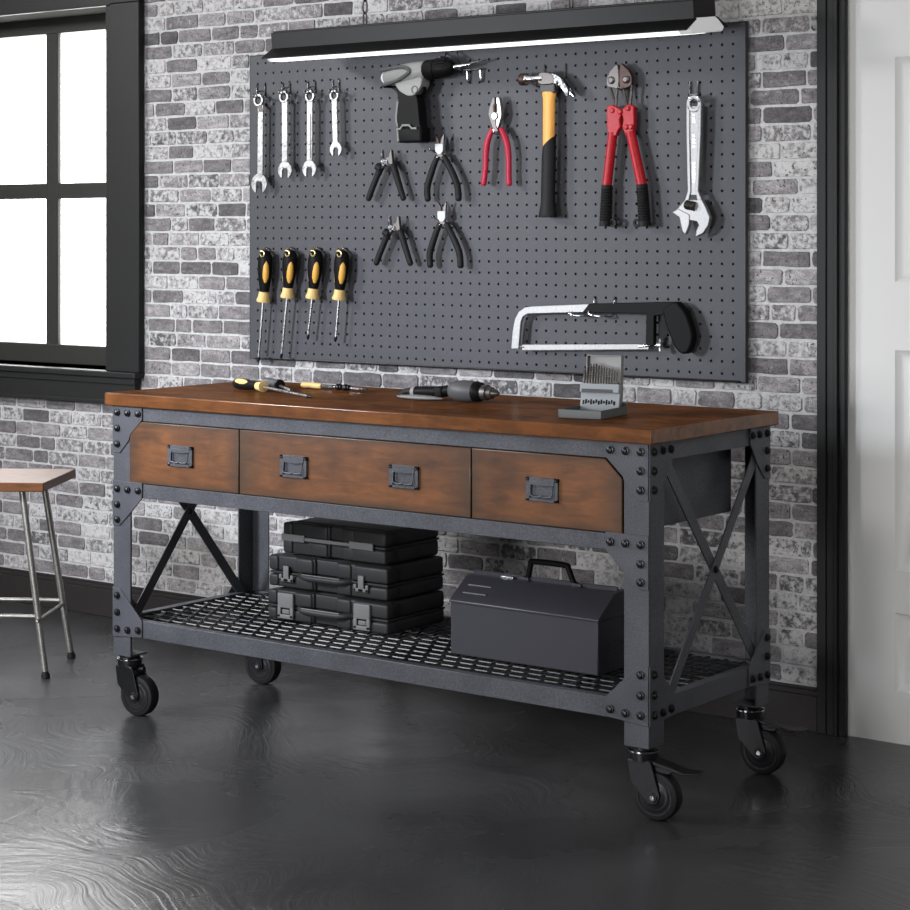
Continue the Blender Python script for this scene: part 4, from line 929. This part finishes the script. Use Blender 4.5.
tool_case('top black tool case of the stack, thinner with flat grey clasps under the drawers', .448, .822, .262, .51, .470, .566, 2)
def toolbox():
    xa, xb, y0, y1, z0 = 1.099, 1.558, .190, .392, .2812
    t = thing('toolbox', 'dark grey metal toolbox with peaked lid and black handle on the shelf', 'toolbox', ((xa+xb)/2, (y0+y1)/2, z0)); o = tuple(t.location)
    rot = Matrix(((0, 1, 0), (1, 0, 0), (0, 0, 1))).to_4x4(); yc = (y0+y1)/2
    MB().prism([(y0, z0), (y0, .419), (y1, .419), (y1, z0)], xa, xb, mx=rot).build('body', M['tbox'], t, o, bevel=.003)
    MB().prism([(y0-.003, .415), (y0-.003, .4215), (yc-.030, .475), (yc-.012, .478), (yc+.03, .478), (y1+.003, .4215), (y1+.003, .415)], xa-.003, xb+.003, mx=rot).build('lid', M['tbox'], t, o, bevel=.002)
    MB().prism([(yc-.004, .474), (yc-.004, .488), (yc+.003, .488), (yc+.003, .474)], xa+.004, xb-.006, mx=rot).build('ridge_flange', M['tbox'], t, o, bevel=.001)
    nrm = V((0, -.054, .068)).normalized()
    for k in range(2):
        z = .440+k*.017; y = y0-.003+(z-.4215)/(.475-.4215)*(yc-.030-y0+.003)
        MB().box((xa+.025, y-.003, z-.0005), (xa+.10, y+.0025, z+.0025)).build('louvre', M['caseg'], t, o)
    for z in (.335, .350):
        MB().box((xb-.001, yc-.05, z), (xb+.0025, yc+.05, z+.004)).build('side_rib', M['tbox'], t, o)
    h0, h1 = 1.275, 1.425
    MB().tube(smooth_path([(h0-.008, yc-.004, .480), (h0+.004, yc-.004, .486), (h0+.012, yc-.004, .519), (h0+.022, yc-.004, .528), (h1-.032, yc-.004, .528), (h1-.020, yc-.004, .519), (h1-.004, yc-.004, .486), (h1+.012, yc-.004, .480)], 6), .0078, 10).build('handle', M['blackp'], t, o)
    for x in (h0-.02, h1-.008): MB().box((x, yc-.012, .476), (x+.03, yc+.006, .486), ch=.002).build('handle_bracket', M['tbox'], t, o)
    MB().box((h0-.075, yc-.018, .476), (h0-.035, yc-.006, .484), ch=.002).build('lid_catch', M['satin'], t, o)
toolbox()

# ------------------------------------------------------------------ stool
def stool():
    cx, cy, rz = -.733, .250, math.atan2(.537, .843)
    t = thing('stool', 'wooden topped stool with splayed metal tube legs beside the left end of the workbench', 'stool', (cx, cy, 0), rz)
    h = .188; zt = .61
    # saddle seat
    n = 10; vs = []; fs = []
    for s in (1, 0):
        for i in range(n+1):
            for j in range(n+1):
                u, v_ = -1+2*i/n, -1+2*j/n; z = zt-.008*(1-u*u)*(1-v_*v_) if s else zt-.028
                vs.append((u*h, v_*h, z))
    m = (n+1)**2
    for i in range(n):
        for j in range(n):
            a = i*(n+1)+j; fs += [(a, a+n+1, a+n+2, a+1), (m+a, m+a+1, m+a+n+2, m+a+n+1)]
    for k in range(n):
        for a, b_ in ((k, k+1), (n*(n+1)+k+1, n*(n+1)+k), ((k+1)*(n+1), k*(n+1)), (k*(n+1)+n, (k+1)*(n+1)+n)): fs.append((a, b_, m+b_, m+a))
    MB().add(vs, fs, True).build('seat', M['seat'], t, bevel=.003)
    F = {}
    for sx in (-1, 1):
        for sy in (-1, 1):
            top = V((sx*.10, sy*.12, zt-.026)); ft = V((sx*.185, sy*.150, 0)); F[sx, sy] = lambda z, a=top, b_=ft: b_+(a-b_)*(z/a.z)
            l = MB().cyl(tuple(F[sx, sy](.022)), tuple(top), .0105, 16).build('leg', M['leg'], t)
            MB().lathe([(0, .013), (.4, .014), (.8, .010), (1, .010)], tuple(ft), tuple(F[sx, sy](.024)), 16).build('foot', M['rubber'], l)
    for a, b_, z in (((-1, -1), (1, -1), .19), ((1, -1), (1, 1), .178), ((-1, 1), (1, 1), .19), ((-1, -1), (-1, 1), .178)):
        MB().cyl(tuple(F[a](z)), tuple(F[b_](z)), .0065, 12).build('rung', M['leg'], t)
    bt = MB()
    for sx in (-1, 1):
        p = F[sx, -1](.178); bt.lathe([(0, .006), (.6, .006), (1, .003)], tuple(p+V((0, -.008, 0))), tuple(p+V((0, -.017, 0))), 10)
    bt.build('screw', M['chrome'], t)
stool()
bpy.context.view_layer.update()
